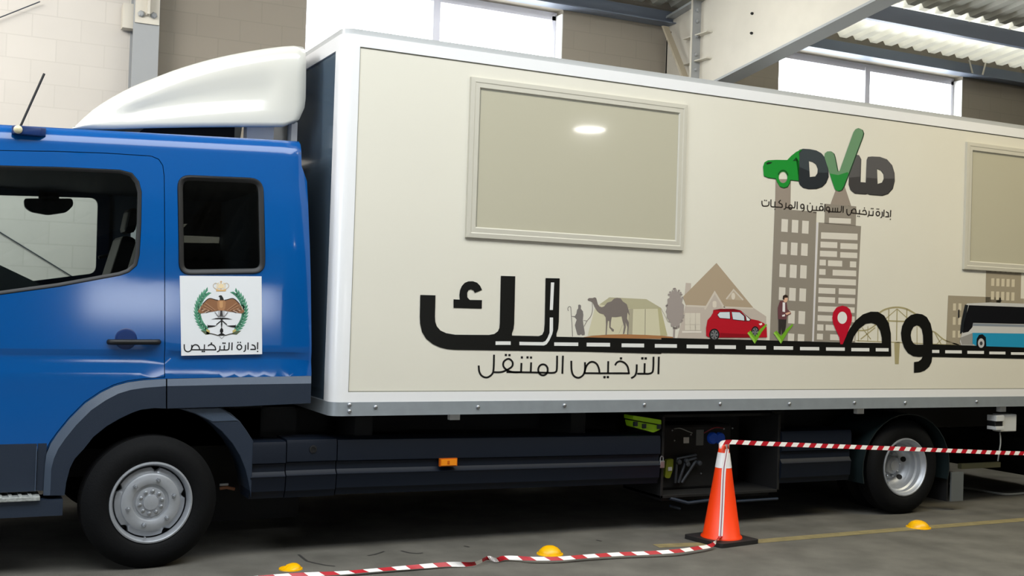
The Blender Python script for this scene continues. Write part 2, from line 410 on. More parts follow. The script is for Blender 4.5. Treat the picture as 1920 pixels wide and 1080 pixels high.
b = MB(); q = at(238, 33, 3.9); b.box(q.x-.04, q.x+.06, 3.86, 3.98, q.z-.1, q.z+.12, M['steelpale']); b.build('pipe_clip', fl)
# eave beam and purlin
b = MB(); b.box(-9, 24, 3.86, 3.985, 4.80, 4.945, M['steelblue']); b.box(-9, 24, 3.80, 3.86, 4.80, 4.812, M['steelblue'])
tag(b.build('eave_beam'), 'blue-grey steel eave beam along the wall top above both window bands', 'beam')
b = MB(); b.box(-9, 24, 2.98, 2.995, 4.965, 5.17, M['steelblue']); b.box(-9, 24, 2.93, 2.98, 4.965, 4.978, M['steelblue'])
tag(b.build('roof_purlin'), 'dark blue-grey roof purlin crossing the top right corner under the corrugated sheets', 'beam')
hang = []
for i, (xa, ya, xb, yb, lb) in enumerate(((1817, 113, 1824, 140, 'thin grey hanger rod above the right window corner, left of the pair'), (1848, 118, 1842, 142, 'thin grey hanger rod above the right window corner, right of the pair'))):
    b = MB(); b.tube([at(xa, ya, 3.83), at(xb, yb, 3.83)], .012, M['steelpale']); tag(b.build('hanger_rod'), lb, 'rod')
for pa, pb, lb in (((-900, 389), (75, 3), 'thin dark bracing rod crossing the pale wall in the top left corner'), ((-700, 5), (240, 583), 'thin dark bracing rod on the pale wall seen through the cab door window')):
    b = MB(); yr = 3.95 if pb[1] < 100 else 3.98; b.tube([at(*pa, yr), at(*pb, yr)], .005, M['rimdark']); tag(b.build('bracing_rod'), lb, 'rod')

# round hall lamp mirrored in the first box window
hit = at(1105, 243, 0); d = (hit-EYE); d.y = -d.y; t = (4.75-hit.z)/d.z; lc = hit+d*t
hl = thing('ceiling_lamp', 'round white hall lamp hanging from the roof, mirrored in the first box window', 'lamp', lc)
b = MB(); b.lathe([(.30, 0), (.30, .05), (.22, .12), (.05, .2)], lc, (0, 0, 1), 32, M['lightgrey']); b.build('lamp_housing', hl, 40)
b = MB(); b.lathe([(.27, -.002), (.26, -.01), (.0001, -.012)], lc, (0, 0, 1), 32, M['lamp']); b.build('diffuser', hl, 40)
b = MB(); b.tube([lc+Vector((0, 0, .19)), Vector((lc.x, lc.y, roofz(lc.y)))], .012, M['chassis']); b.build('rod', hl)

# ================================================================== the truck
T = thing('box_truck', 'blue cab lorry with cream box body printed with a road, buildings and lettering', 'truck', (2.2, 1.2, 0))

# ---- cargo box
BX0, BX1, BY1 = 2.135, 9.6, 2.45
PX0, PZ0, PZ1 = 2.245, 1.025, 3.162
FT, CT, RB, AB = 3.236, 3.272, .963, .878
b = MB(); b.box(PX0-.02, BX1-.06, .004, .05, PZ0-.02, PZ1+.02, M['panel']); side = b.build('side_panel', T)
b = MB()                                                            # thin dark joint round the panel
for x0, x1, z0, z1 in ((PX0, BX1-.08, PZ1-.006, PZ1), (PX0, BX1-.08, PZ0, PZ0+.006), (PX0, PX0+.005, PZ0, PZ1)): b.box(x0, x1, .0015, .006, z0, z1, M['sealline'])
b.build('panel_joint', side)
b = MB(); b.box(PX0, BX1, -.004, .05, PZ1, FT, M['frame']); b.box(PX0, BX1, -.004, .05, RB, PZ0, M['frame'])
# rounded front corner pillar
prof = []
R_ = .075
for k in range(9):
    a = PI/2*k/8; prof.append((BX0+R_-R_*math.sin(a) if False else BX0+R_*(1-math.cos(a)), -.004+R_*(1-math.sin(a))))
poly = [(PX0, -.004), *[(x, y) for x, y in reversed(prof)], (BX0, .14), (BX0+.03, .14), (BX0+.03, .05), (PX0, .05)]
b.prism([(x, y, RB) for x, y in poly], (0, 0, FT-RB), M['frame'])
b.box(BX0, BX0+.03, .14, BY1, FT-.09, FT, M['frame'])
boxframe = b.build('box_frame', T, 35)
b = MB(); b.box(BX0+.012, BX0+.03, .14, BY1, AB, FT-.09, M['frontwall']); b.build('front_wall', T)
b = MB(); b.box(BX0+.03, BX1, .05, BY1, RB, FT-.01, M['frame']); b.build('box_body', T)
b = MB(); b.prism([(BX1, .010, FT), *[(x+.006, y+.014, FT) for x, y in reversed(prof)], (BX0+.006, BY1, FT), (BX1, BY1, FT)], (0, 0, CT-FT), M['cap']); b.build('roof_edge_profile', T, 35)
# aluminium base rail with rivets
b = MB(); pl2 = [(PX0, -.008), *[(x, y-.004) for x, y in reversed(prof)], (BX0-.004, 2.4), (BX0+.05, 2.4), (BX0+.05, .1), (PX0, .1)]
b.prism([(x, y, AB) for x, y in pl2], (0, 0, RB-AB), M['alu']); b.box(PX0, BX1, -.008, .1, AB, RB, M['alu']); rail = b.build('base_rail', T, 35)
for x, y in ((655, 759), (655, 771), (704, 763), (896, 763), (1058, 760), (1208, 759), (1350, 757), (1480, 757), (1602, 755), (1697, 755), (1831, 753)):
    p = at(x, y, -.008); bb = MB(); bb.lathe([(.014, 0), (.013, .006), (.008, .011), (.0005, .013)], p, (0, -1, 0), 12, M['nut']); bb.build('rivet', rail, 50)
for x, y in ((852, 782), (1612, 771.5), (1879, 768)):
    p = at(x, y, .06); bb = MB(); bb.box(p.x-.035, p.x+.035, .05, .09, p.z-.018, AB, M['lightgrey']); bb.build('floor_bracket', T)

# ---- box windows covered with beige film
for x0, x1, z0, z1 in ((2.999, 4.701, 2.022, 3.066), (7.493, 9.2, 2.013, 3.067)):
    b = MB(); t = .072
    o_ = [(x0, z0), (x1, z0), (x1, z1), (x0, z1)]
    def ring(i, y): return [(x0+i, y, z0+i), (x1-i, y, z0+i), (x1-i, y, z1-i), (x0+i, y, z1-i)]
    rings = [ring(0, .004), ring(.002, -.016), ring(.03, -.018), ring(.036, -.015), ring(t-.008, -.016), ring(t, -.008), ring(t, .004)]
    vs = [p for r_ in rings for p in r_]
    b.add(vs, [(i*4+k, i*4+(k+1) % 4, (i+1)*4+(k+1) % 4, (i+1)*4+k) for i in range(len(rings)-1) for k in range(4)], M['filmframe'])
    wf = b.build('box_window', T)
    b = MB(); b.box(x0+t-.002, x1-t+.002, -.006, .003, z0+t-.002, z1-t+.002, M['film']); b.build('window_film', wf)
    b = MB()
    for q in ((x0+t, x1-t, z1-t-.006, z1-t), (x0+t, x0+t+.005, z0+t, z1-t)): b.box(q[0], q[1], -.0075, -.005, q[2], q[3], M['sealline'])
    b.build('glazing_seal', wf)

# ---- printed picture on the side panel
K = (10, 11, 10)
YP = .0032
BROWN, BWIN = (142, 134, 122), (214, 208, 196)
g = Dec(YP)                                                        # tall office block
g.poly([(1454, 336), (1483, 336), (1482, 396), (1453, 394)], (150, 138, 126))
g.poly([(1452.5, 391), (1531, 397), (1522.5, 640), (1443, 639)], BROWN).poly([(1531, 417), (1534, 417), (1525.5, 641), (1522.8, 640)], (216, 212, 214))
g.crop(4, 1430, 380); g.lay()
for r in ((142, 122, 190, 217), (220, 128, 268, 223), (297, 134, 346, 230), (137, 293, 185, 386), (213, 298, 262, 392), (290, 304, 339, 396), (127, 458, 177, 556), (205, 464, 256, 562), (283, 468, 331, 566), (123, 633, 171, 728), (200, 638, 249, 734), (277, 642, 326, 738), (193, 808, 242, 904), (270, 812, 319, 908), (190, 980, 237, 1038), (264, 984, 313, 1040)):
    g.rect(*r, BWIN, .08, -.035)
g.build('office_block_print', side)
g = Dec(YP)                                                        # pointed tower
g.poly([(1571, 345), (1583, 347), (1596, 386), (1557, 383)], (150, 138, 126))
g.poly([(1547, 382), (1605.5, 387), (1604.5, 424), (1545.5, 419)], BROWN, up=False).poly([(1535, 417), (1614.5, 424), (1603.5, 642), (1526, 640)], BROWN, up=False)
g.crop(4, 1430, 380); g.lay()
for r in ((498, 113, 662, 152), (438, 222, 712, 270), (434, 292, 560, 336), (583, 303, 712, 346), (430, 360, 558, 403), (582, 371, 710, 412), (427, 427, 474, 470), (490, 432, 597, 475), (655, 440, 702, 484), (424, 497, 472, 540), (525, 503, 702, 546), (421, 566, 700, 610), (419, 637, 545, 680), (571, 642, 697, 686), (417, 706, 543, 748), (568, 712, 693, 756), (415, 775, 690, 816), (412, 843, 690, 886), (409, 912, 456, 958), (472, 915, 690, 958), (407, 982, 452, 1026), (506, 987, 690, 1030)):
    g.rect(*r, BWIN, .04, -.02)
g.build('pointed_tower_print', side)
g = Dec(YP).crop(4.5, 1660, 480)                                   # low block and block behind the coach
g.poly([(850, 112), (1147, 138), (1140, 420), (845, 420)], (158, 148, 128)).poly([(530, 333), (850, 345), (1170, 360), (1170, 560), (640, 752), (512, 752)], (158, 148, 128), up=False)
g.lay()
for y0, y1 in ((123, 134), (188, 252), (298, 368)):
    for k in range(5): g.rect(898+43*k-y0*.02, y0+k*2.2, 924+43*k-y0*.02, y1+k*2.2, (206, 196, 172), 0, -.03)
for y0, y1 in ((400, 460), (515, 580), (630, 688)):
    for k in range(2): g.rect(580-y0*.02+46*k, y0, 604-y0*.02+46*k, y1, (206, 196, 172), 0, -.02)
g.build('low_block_print', side)
g = Dec(YP).crop(3.692, 1240, 460)                                 # bridge
BR = (168, 158, 118)
g.stroke([(1500, 475), (1540, 448), (1595, 432), (1650, 430), (1705, 444), (1760, 476)], 12, BR).stroke([(1555, 522), (1660, 526), (1760, 528)], 10, BR)
for x in (1575, 1632, 1700): g.stroke([(x, 440), (x-4, 660)], 7, BR)
g.stroke([(1540, 520), (1632, 440)], 6, BR).stroke([(1632, 440), (1720, 520)], 6, BR)
g.stroke([(1545, 500), (1440, 580), (1360, 590)], 9, BR).stroke([(1380, 650), (1480, 570)], 8, BR).stroke([(1390, 570), (1450, 650)], 6, BR).stroke([(1365, 560), (1365, 665)], 5, BR).stroke([(1430, 560), (1428, 665)], 5, BR).stroke([(1500, 530), (1498, 665)], 5, BR)
g.stroke([(1760, 540), (1830, 590), (1890, 600), (1960, 655), (2060, 690)], 9, BR).stroke([(1770, 560), (1770, 690)], 5, BR).stroke([(1890, 600), (1940, 690)], 6, BR).stroke([(1940, 650), (1900, 690)], 5, BR).stroke([(1350, 660), (2040, 690)], 6, BR)
g.poly([(1612, 668), (1652, 668), (1643, 822), (1617, 822)], BR)
g.build('bridge_print', side)
g = Dec(YP).crop(6, 1230, 470)                                     # house and tree
HB, HR, HL = (190, 178, 166), (172, 154, 130), (204, 194, 180)
g.poly([(240, 980), (330, 620), (1090, 640), (1240, 740), (1240, 1000), (240, 992)], HB).poly([(335, 362), (395, 366), (392, 470), (320, 520)], HB, up=False)
g.poly([(680, 138), (1100, 648), (560, 636), (340, 626), (300, 520), (395, 425)], HR)
g.poly([(560, 640), (660, 465), (765, 645), (765, 680), (545, 680)], HB).stroke([(548, 660), (660, 468), (770, 650)], 20, HL, False, True).stroke([(340, 620), (560, 630)], 20, HL, False).stroke([(760, 636), (1095, 650)], 18, HL, False)
g.poly([(785, 548), (872, 435), (985, 560)], (184, 168, 146)).stroke([(790, 545), (872, 440), (980, 555)], 16, HL, False, True)
g.poly(ell(868, 512, 22, 40, 12), (216, 206, 190)).poly(rr(636, 566, 680, 640, 18), (216, 206, 190), up=False).rect(325, 702, 497, 895, (212, 204, 188)).rect(293, 903, 510, 924, (220, 212, 200))
for x in (382, 440): g.rect(x, 702, x+5, 895, HB)
for y in (766, 830): g.rect(325, y, 497, y+5, HB)
g.build('house_print', side)
g = Dec(YP-.0014).crop(6, 1230, 470)
rnd = random.Random(2); pts = []
for k in range(40):
    a = 2*PI*k/40; rx = 108*(1 if k % 2 else .86)*rnd.uniform(.9, 1.06); ry = 232*(1 if k % 2 else .9)*rnd.uniform(.92, 1.04)
    pts.append((216+rx*math.cos(a)*(1-.25*max(0, -math.sin(a))), 650+ry*math.sin(a)))
TR = (158, 148, 142)
g.poly(pts, TR).poly([(196, 860), (216, 860), (212, 985), (190, 985)], TR, up=False)
for k in range(16):
    a = rnd.uniform(0, 2*PI); g.poly(ell(216+98*math.cos(a), 650+222*math.sin(a), 14, 12, 7), TR, up=False)
g.build('tree_print', side)
g = Dec(YP).crop(8.727, 1040, 540)                                 # tent, dune, camel and herdsman
g.poly([(895, 152), (1500, 182), (1735, 322), (1845, 780), (540, 780), (655, 335), (735, 265)], (205, 199, 170)).poly([(895, 152), (1500, 182), (1735, 322), (1680, 340), (1290, 345), (735, 270)], (178, 172, 142)).poly([(1685, 330), (1735, 322), (1845, 780), (1730, 780)], (182, 176, 136), up=False).poly([(1210, 340), (1285, 340), (1270, 770), (1200, 770)], (170, 163, 140), up=False)
g.rect(1475, 345, 1490, 770, (165, 158, 136), 0, -.01).stroke([(1735, 325), (1860, 560)], 8, (165, 158, 136), False).stroke([(1110, 600), (1050, 750)], 6, (165, 158, 136), False)
g.poly([(470, 805), (620, 780), (860, 763), (1150, 758), (1500, 768), (1800, 785), (1935, 800), (1935, 835), (470, 815)], (166, 116, 74))
g.build('tent_print', side)
g = Dec(YP-.0010).crop(8.727, 1040, 540)
CM = (122, 113, 107)
cam_ = [(540, 185), (560, 165), (620, 165), (655, 152), (680, 165), (690, 200), (705, 260), (730, 300), (770, 315), (810, 300), (860, 240), (930, 218), (970, 175), (1020, 160), (1080, 170), (1115, 220), (1180, 265), (1205, 340), (1225, 430), (1218, 450), (1195, 400), (1190, 430), (1185, 500), (1215, 570), (1212, 650), (1200, 765), (1185, 765), (1190, 640), (1160, 560), (1165, 640), (1140, 750), (1115, 755), (1135, 630), (1110, 540), (1095, 462), (1000, 478), (935, 475), (920, 560), (915, 640), (970, 680), (965, 715), (935, 705), (930, 685), (895, 650), (892, 540), (870, 540), (860, 640), (850, 768), (832, 768), (840, 600), (835, 480), (800, 430), (730, 410), (690, 370), (650, 300), (625, 240), (590, 215), (545, 205)]
g.poly(cam_, CM)
g.stroke([(615, 240), (618, 370), (585, 470), (530, 535), (480, 630)], 8, CM)
g.build('camel_print', side)
g = Dec(YP).crop(8.727, 1040, 540)
HM = (122, 116, 112)
g.poly([(385, 280), (400, 270), (425, 278), (432, 300), (428, 340), (462, 380), (470, 440), (462, 520), (470, 600), (495, 740), (490, 770), (450, 775), (440, 760), (420, 762), (405, 775), (372, 765), (345, 670), (330, 610), (345, 560), (360, 520), (330, 480), (275, 468), (280, 460), (330, 460), (355, 420), (365, 360), (385, 335)], HM)
g.stroke([(470, 530), (530, 540)], 9, HM, False).stroke([(225, 375), (215, 340), (230, 308), (258, 308), (265, 340), (275, 480), (285, 620), (292, 795)], 10, HM)
g.build('herdsman_print', side)
# road lettering
BK, RW = (17, 17, 15), (226, 226, 222)
g = Dec(YP-.0022)
g.crop(6, 780, 500)
g.poly([(48, 318), (220, 322), (214, 560), (217, 620), (235, 672), (275, 718), (340, 748), (440, 765), (620, 767), (820, 768), (880, 757), (920, 728), (938, 690), (943, 640), (955, 103), (1117, 108), (1105, 640), (1098, 700), (1080, 750), (1080, 775), (1380, 781), (1420, 765), (1440, 725), (1448, 640), (1458, 128), (1617, 132), (1607, 620), (1600, 700), (1580, 755), (1580, 788), (1920, 795), (2760, 818), (2760, 980), (1920, 957), (440, 935), (350, 928), (270, 908), (190, 872), (115, 812), (68, 735), (46, 640), (43, 560)], BK)
g.poly([(422, 367), (493, 371), (488, 320), (495, 265), (515, 218), (548, 182), (590, 165), (640, 164), (688, 180), (722, 216), (743, 262), (662, 295), (648, 268), (620, 255), (592, 264), (576, 295), (578, 345), (605, 374), (743, 376), (740, 472), (422, 463)], BK, up=False)
g.crop(3.692, 1240, 460)
g.poly([(0, 640), (640, 655), (1255, 672), (1275, 630), (1305, 575), (1345, 520), (1395, 478), (1450, 459), (1500, 460), (1543, 486), (1575, 540), (1589, 610), (1592, 768), (1280, 765), (0, 745)], BK, [[(1318, 673), (1335, 628), (1370, 578), (1415, 543), (1455, 537), (1490, 550), (1515, 592), (1526, 640), (1527, 676)]], up=False)
g.crop(4.5, 1660, 480)
g.poly([(215, 498), (265, 485), (312, 492), (350, 515), (382, 570), (398, 640), (400, 745), (1175, 772), (1175, 867), (396, 851), (390, 895), (370, 935), (335, 965), (295, 980), (242, 985), (242, 895), (278, 890), (303, 872), (314, 849), (285, 851), (235, 845), (190, 818), (158, 770), (138, 710), (132, 650), (142, 590), (170, 535)], BK, [[(265, 584), (238, 598), (220, 635), (214, 670), (222, 712), (240, 740), (262, 748), (320, 747), (318, 670), (308, 620), (290, 592)]], up=False)
g.lay(); g.crop(6, 780, 500)
g.rect(895, 840, 1065, 880, RW).rect(1555, 851, 1825, 890, RW, .01)
g.poly([(1518, 178), (1555, 178), (1540, 487), (1505, 487)], RW, up=False).poly([(1505, 572), (1542, 572), (1541, 720), (1532, 760), (1500, 830), (1470, 872), (1440, 887), (1163, 883), (1163, 845), (1425, 849), (1455, 838), (1480, 800), (1502, 745)], RW, up=False)
g.crop(3.692, 760, 480)
for r in ((1255, 600, 1417, 626), (1497, 605, 1653, 631), (1727, 609, 1880, 634)): g.rect(*r, RW, .01)
g.crop(3.692, 1240, 460)
for r in ((175, 687, 325, 712), (370, 691, 516, 716), (585, 695, 725, 719), (778, 698, 912, 722), (960, 703, 1093, 726), (1140, 706, 1270, 729), (1315, 710, 1440, 733), (1484, 711, 1573, 734)): g.rect(*r, RW, .01)
g.crop(4.5, 1660, 480)
for r in ((395, 792, 455, 818), (505, 795, 645, 821), (692, 800, 832, 825), (877, 806, 1013, 829), (1060, 812, 1172, 833)): g.rect(*r, RW, .01)
g.build('road_lettering', side)
# red car, people and pins printed on the road
g = Dec(YP-.0030).crop(6, 1230, 470)
RD, RDD = (178, 22, 38), (120, 12, 24)
g.poly([(565, 960), (563, 870), (580, 780), (615, 742), (640, 700), (645, 668), (720, 655), (880, 655), (955, 675), (1065, 768), (1150, 785), (1215, 815), (1245, 860), (1250, 975), (1060, 978), (720, 978), (600, 975)], RD)
g.poly([(640, 668), (720, 655), (880, 655), (955, 672), (940, 680), (720, 676)], RDD).poly([(720, 925), (1060, 940), (1060, 978), (720, 978)], (140, 14, 28), up=False)
g.poly([(685, 722), (715, 688), (835, 684), (840, 772), (715, 762)], (28, 26, 28)).poly([(846, 684), (945, 688), (1000, 735), (1005, 795), (862, 778)], (28, 26, 28), up=False).poly([(955, 676), (1068, 772), (1055, 795), (1012, 795), (1005, 735)], (28, 26, 28), up=False)
g.poly([(692, 722), (718, 692), (828, 690), (832, 765), (718, 756)], (206, 216, 220)).poly([(852, 690), (940, 694), (990, 738), (993, 786), (866, 772)], (206, 216, 220), up=False).poly([(965, 688), (1058, 775), (1048, 788), (1020, 786), (1012, 738)], (226, 226, 224), up=False).poly([(1155, 822), (1190, 812), (1196, 832), (1172, 842)], (240, 225, 215), up=False)
for cx, cy, rx in ((656, 945, 58), (1115, 918, 46)):
    g.poly(ell(cx, cy, rx, 68), (26, 25, 26)).poly(ell(cx, cy, rx*.74, 52), (120, 120, 122)); g.lay()
    for k in range(6): a = PI/3*k; g.poly([(cx+8*math.cos(a+1.3), cy+8*math.sin(a+1.3)), (cx+rx*.68*math.cos(a+.3), cy+48*math.sin(a+.3)), (cx+rx*.68*math.cos(a+.7), cy+48*math.sin(a+.7))], (30, 30, 32), up=False)
g.build('red_car_print', side)
g = Dec(YP-.0030).crop(6, 1230, 470)                               # standing man
g.poly([(1378, 770), (1468, 770), (1460, 860), (1440, 940), (1415, 940), (1412, 850), (1404, 940), (1378, 940)], (52, 46, 44))
g.poly([(1395, 565), (1435, 560), (1470, 580), (1480, 660), (1515, 690), (1520, 712), (1470, 735), (1470, 775), (1372, 770), (1370, 640)], (104, 66, 70)).poly([(1425, 580), (1452, 585), (1452, 690), (1422, 685)], (230, 226, 226))
g.poly(ell(1456, 545, 26, 38, 14), (222, 178, 150)).poly([(1425, 540), (1428, 508), (1455, 494), (1482, 506), (1484, 528), (1448, 530), (1440, 560)], (50, 36, 30)).poly([(1452, 705), (1500, 688), (1518, 700), (1470, 725)], (222, 178, 150), up=False).poly([(1418, 725), (1450, 715), (1450, 738), (1420, 742)], (230, 226, 226), up=False)
g.build('standing_man_print', side)
for dx in (0, 294):
    g = Dec(YP-.0040).crop(6, 1230, 470)
    g.poly([(1028+dx, 928), (1062+dx, 898), (1112+dx, 962), (1175+dx, 880), (1242+dx, 822), (1248+dx, 840), (1190+dx, 915), (1112+dx, 1048)], (112, 168, 40)).poly([(1028+dx, 928), (1040+dx, 915), (1112+dx, 1000), (1112+dx, 1048)], (150, 200, 80))
    g.build('tick_print', side)
g = Dec(YP-.0040).crop(4, 1430, 380)                               # map pin
pin = [(598, 772), (555, 785), (530, 820), (522, 865), (530, 910), (552, 960), (575, 1010), (582, 1062), (600, 1062), (625, 1005), (650, 940), (668, 890), (670, 845), (655, 800), (630, 780)]
g.poly(pin, (186, 18, 44)).poly(ell(597, 863, 36, 46, 20), (226, 226, 222)); g.build('map_pin_print', side)
g = Dec(YP-.0030).crop(4.5, 1660, 480)                             # coach
g.poly([(690, 400), (880, 392), (1180, 402), (1180, 770), (640, 752), (628, 720), (650, 640), (655, 560), (665, 440)], (198, 198, 196))
g.poly([(672, 410), (700, 415), (655, 640), (630, 660), (640, 560)], (30, 34, 38)).poly([(705, 415), (1180, 432), (1180, 575), (740, 565), (735, 600), (700, 640), (652, 650), (665, 560)], (14, 15, 20), up=False)
g.poly([(735, 648), (1180, 655), (1180, 772), (850, 762), (770, 760), (735, 740)], (38, 146, 186)).poly([(740, 568), (1180, 580), (1180, 600), (738, 590)], (132, 140, 150), up=False).poly([(630, 690), (735, 650), (740, 750), (645, 748)], (150, 148, 144), up=False)
g.poly([(768, 770), (770, 700), (790, 665), (820, 660), (848, 685), (852, 770)], (14, 15, 18)).poly(ell(808, 735, 27, 40), (190, 192, 194)).poly(ell(808, 737, 12, 17), (60, 62, 66)).poly([(615, 455), (625, 450), (625, 520), (614, 522)], (22, 24, 28), up=False)
g.build('coach_print', side)
# tagline below the road
g = Dec(YP-.0005).crop(3.692, 760, 480); g.lay(); TK, W = (24, 23, 22), 13
def ar_tarkhis(g, f, W, col_):
    S = lambda pts, sm=True: g.stroke([f(*p) for p in pts], W, col_, sm)
    S([(1755, 697), (1752, 818)], False); S([(1718, 697), (1716, 780), (1708, 806), (1685, 815), (1655, 815), (1605, 815)])
    S([(1657, 742), (1655, 815)], False); S([(1602, 750), (1600, 800), (1588, 830), (1563, 846)])
    S([(1452, 757), (1465, 737), (1490, 729), (1520, 742), (1540, 770), (1548, 814)]); S([(1554, 812), (1340, 812), (1240, 811)], False)
    S([(1405, 728), (1403, 812)], False)
    S([(1244, 735), (1243, 790), (1230, 825), (1198, 843), (1165, 828), (1151, 790), (1149, 725)])
    S([(1240, 811), (1252, 765), (1275, 738), (1300, 733), (1325, 748), (1340, 780), (1344, 812)])
    g.dots([f(*p) for p in ((1641, 708), (1664, 709), (1493, 709), (1379, 838), (1402, 838))], W*.62, col_)
ar_tarkhis(g, lambda x, y: (x, y), W, TK)
S = lambda pts, sm=True: g.stroke(pts, W, TK, sm)
S([(1091, 690), (1087, 815)], False); S([(1051, 690), (1049, 780), (1040, 803), (1015, 809), (980, 808), (880, 806), (700, 803)])
S([(p[0], p[1]) for p in ell(953, 788, 33, 38, 18)]+[(986, 788)]); S([(871, 736), (868, 806)], False); S([(804, 740), (801, 805)], False)
S([(612, 804), (660, 804), (700, 790), (738, 765), (742, 735), (722, 714), (700, 716), (680, 735), (680, 765), (705, 790), (745, 804), (800, 804)])
S([(614, 683), (611, 780), (600, 818), (565, 841), (530, 830), (512, 800), (508, 758)])
g.dots([(696, 685), (721, 686), (846, 702), (870, 703), (807, 702)], 7.5, TK)
g.build('tagline_lettering', side)

# logo: green car, two D shapes, tick
g = Dec(YP-.0016).crop(5.4, 1400, 220)
DK, DK2, SH = (58, 66, 70), (38, 44, 48), (28, 30, 30)
Dl = [(530, 330), (570, 318), (640, 322), (705, 335), (755, 362), (785, 400), (805, 455), (822, 530), (825, 600), (800, 660), (760, 700), (700, 720), (620, 722), (565, 708), (535, 680), (525, 640)]
Dh = [(630, 440), (670, 450), (705, 475), (722, 520), (718, 565), (695, 598), (640, 604)]
g.poly([(x+6, y+6) for x, y in Dl], SH, [[(x-2, y+2) for x, y in Dh]]).poly(Dl, DK, [Dh]).poly([(530, 500), (632, 545), (640, 604), (695, 598), (720, 560), (823, 560), (825, 600), (800, 660), (760, 700), (700, 720), (620, 722), (565, 708), (535, 680), (525, 640)], DK2)
Ll = [(1045, 470), (1075, 420), (1100, 378), (1135, 382), (1155, 420), (1148, 655), (1205, 660), (1215, 430), (1228, 400), (1270, 396), (1350, 400), (1420, 425), (1468, 480), (1492, 560), (1495, 640), (1475, 720), (1430, 770), (1370, 790), (1240, 780), (1218, 770), (1195, 776), (1090, 768), (1050, 735), (1032, 680), (1035, 560)]
Lh = [(1320, 520), (1360, 535), (1388, 575), (1390, 620), (1370, 660), (1325, 674)]
g.poly([(x+5, y+5) for x, y in Ll], SH, [[(x-2, y+2) for x, y in Lh]]).poly(Ll, (88, 86, 86), [Lh]).poly([(1035, 610), (1150, 600), (1148, 655), (1205, 660), (1215, 610), (1322, 620), (1325, 674), (1370, 660), (1390, 620), (1494, 620), (1475, 720), (1430, 770), (1370, 790), (1240, 780), (1218, 770), (1195, 776), (1090, 768), (1050, 735), (1032, 680)], (64, 62, 62))
GC = (24, 138, 48)
cr_ = [(165, 500), (180, 455), (215, 435), (300, 430), (410, 432), (450, 390), (500, 350), (560, 322), (545, 340), (530, 350), (525, 640), (440, 632), (435, 660), (412, 700), (375, 712), (335, 698), (305, 650), (295, 618), (215, 608), (172, 590)]
g.poly([(x+4, y+8) for x, y in cr_], (12, 66, 26), [ell(368, 610, 46, 60, 18)]).poly(cr_, GC, [ell(368, 608, 44, 58, 18), [(465, 442), (500, 405), (532, 388), (532, 445)]])
g.poly([(195, 465), (220, 452), (262, 455), (240, 470), (205, 480)], (14, 40, 20)).stroke([(318, 580), (340, 548), (370, 538), (400, 552), (418, 590)], 12, (12, 72, 28), True, True)
tk = [(785, 400), (790, 365), (815, 345), (850, 343), (878, 365), (890, 400), (920, 550), (940, 540), (1080, 150), (1100, 120), (1130, 108), (1165, 125), (1180, 160), (1172, 195), (985, 690), (960, 735), (925, 748), (895, 732), (878, 690)]
g.poly([(x+10, y+4) for x, y in tk], (30, 60, 40)).poly(tk, (104, 142, 106)).poly([(838, 568), (925, 585), (1018, 555), (1030, 565), (985, 690), (960, 735), (925, 748), (895, 732), (878, 690)], (38, 134, 58))
g.build('logo_print', side)
g = Dec(YP-.0016).crop(13.67, 1420, 360); g.lay()                  # small line of writing under the logo
TK = (42, 36, 32)
def S(p, sm=True, wd=26): g.stroke(p, wd, TK, sm)
S([(120, 225), (122, 310), (150, 355), (210, 360), (270, 350), (295, 320), (300, 240)]); S([(350, 190), (350, 340), (370, 372), (430, 380), (640, 392)]); S([(455, 240), (450, 380)], False)
S([(600, 205), (555, 250), (570, 285), (625, 310), (640, 350), (640, 392)])
S([(735, 275), (730, 370), (715, 425), (675, 440)]); S([(720, 395), (960, 405)], False); S(ell(848, 385, 45, 55, 14)+[(893, 385)])
S([(968, 240), (965, 340), (950, 395), (900, 405)]); S([(1025, 245), (1020, 440)], False)
g.dots([(188, 212), (235, 216), (450, 440)], 13, TK).build('logo_caption', side)
g = Dec(YP-.0016).crop(13.67, 1420, 360); g.lay()
S(ell(1155, 365, 42, 55, 14)+[(1197, 365)]); S([(1197, 365), (1200, 430), (1180, 475), (1145, 485)])
g.build('logo_caption', side)
g = Dec(YP-.0016).crop(13.67, 1420, 360); g.lay()
S([(1290, 330), (1285, 430), (1310, 490), (1355, 508), (1395, 480), (1410, 430), (1412, 345)]); S([(1405, 465), (1520, 470), (1690, 470)], False); S([(1520, 360), (1515, 470)], False)
S(ell(1640, 415, 45, 55, 14)+[(1685, 415)]); S([(1688, 415), (1688, 470)], False); S([(1735, 310), (1725, 505)], False)
g.dots([(1355, 290), (1625, 300), (1662, 303), (1455, 525), (1500, 528)], 13, TK)
g.build('logo_caption', side)
g = Dec(YP-.0016).crop(13.67, 1540, 350); g.lay()
S(ell(170, 570, 42, 50, 14)+[(212, 570)]); S([(212, 570), (215, 620), (190, 672)]); S([(175, 640), (490, 652)], False)
for x in (295, 360, 420): S([(x, 540), (x-5, 645)], False)
S([(520, 490), (512, 610), (490, 650)]); S([(565, 495), (558, 665)], False)
S([(655, 570), (655, 670), (690, 725), (735, 715), (770, 650), (775, 590)]); S([(775, 660), (800, 590), (840, 570), (880, 590), (895, 680)]); S([(775, 670), (1150, 715)], False)
S([(985, 590), (975, 690)], False); S([(1060, 640), (1090, 600), (1140, 620), (1160, 715)])
S([(1225, 620), (1225, 700), (1190, 770)]); S([(1215, 730), (1325, 735), (1330, 620)], False)
S(ell(1450, 690, 45, 55, 14)+[(1495, 690)]); S([(1560, 640), (1560, 750), (1520, 800)]); S([(1610, 590), (1600, 765)], False)
S([(1660, 640), (1715, 670), (1725, 770), (1640, 770)], False); S([(1780, 600), (1770, 775)], False)
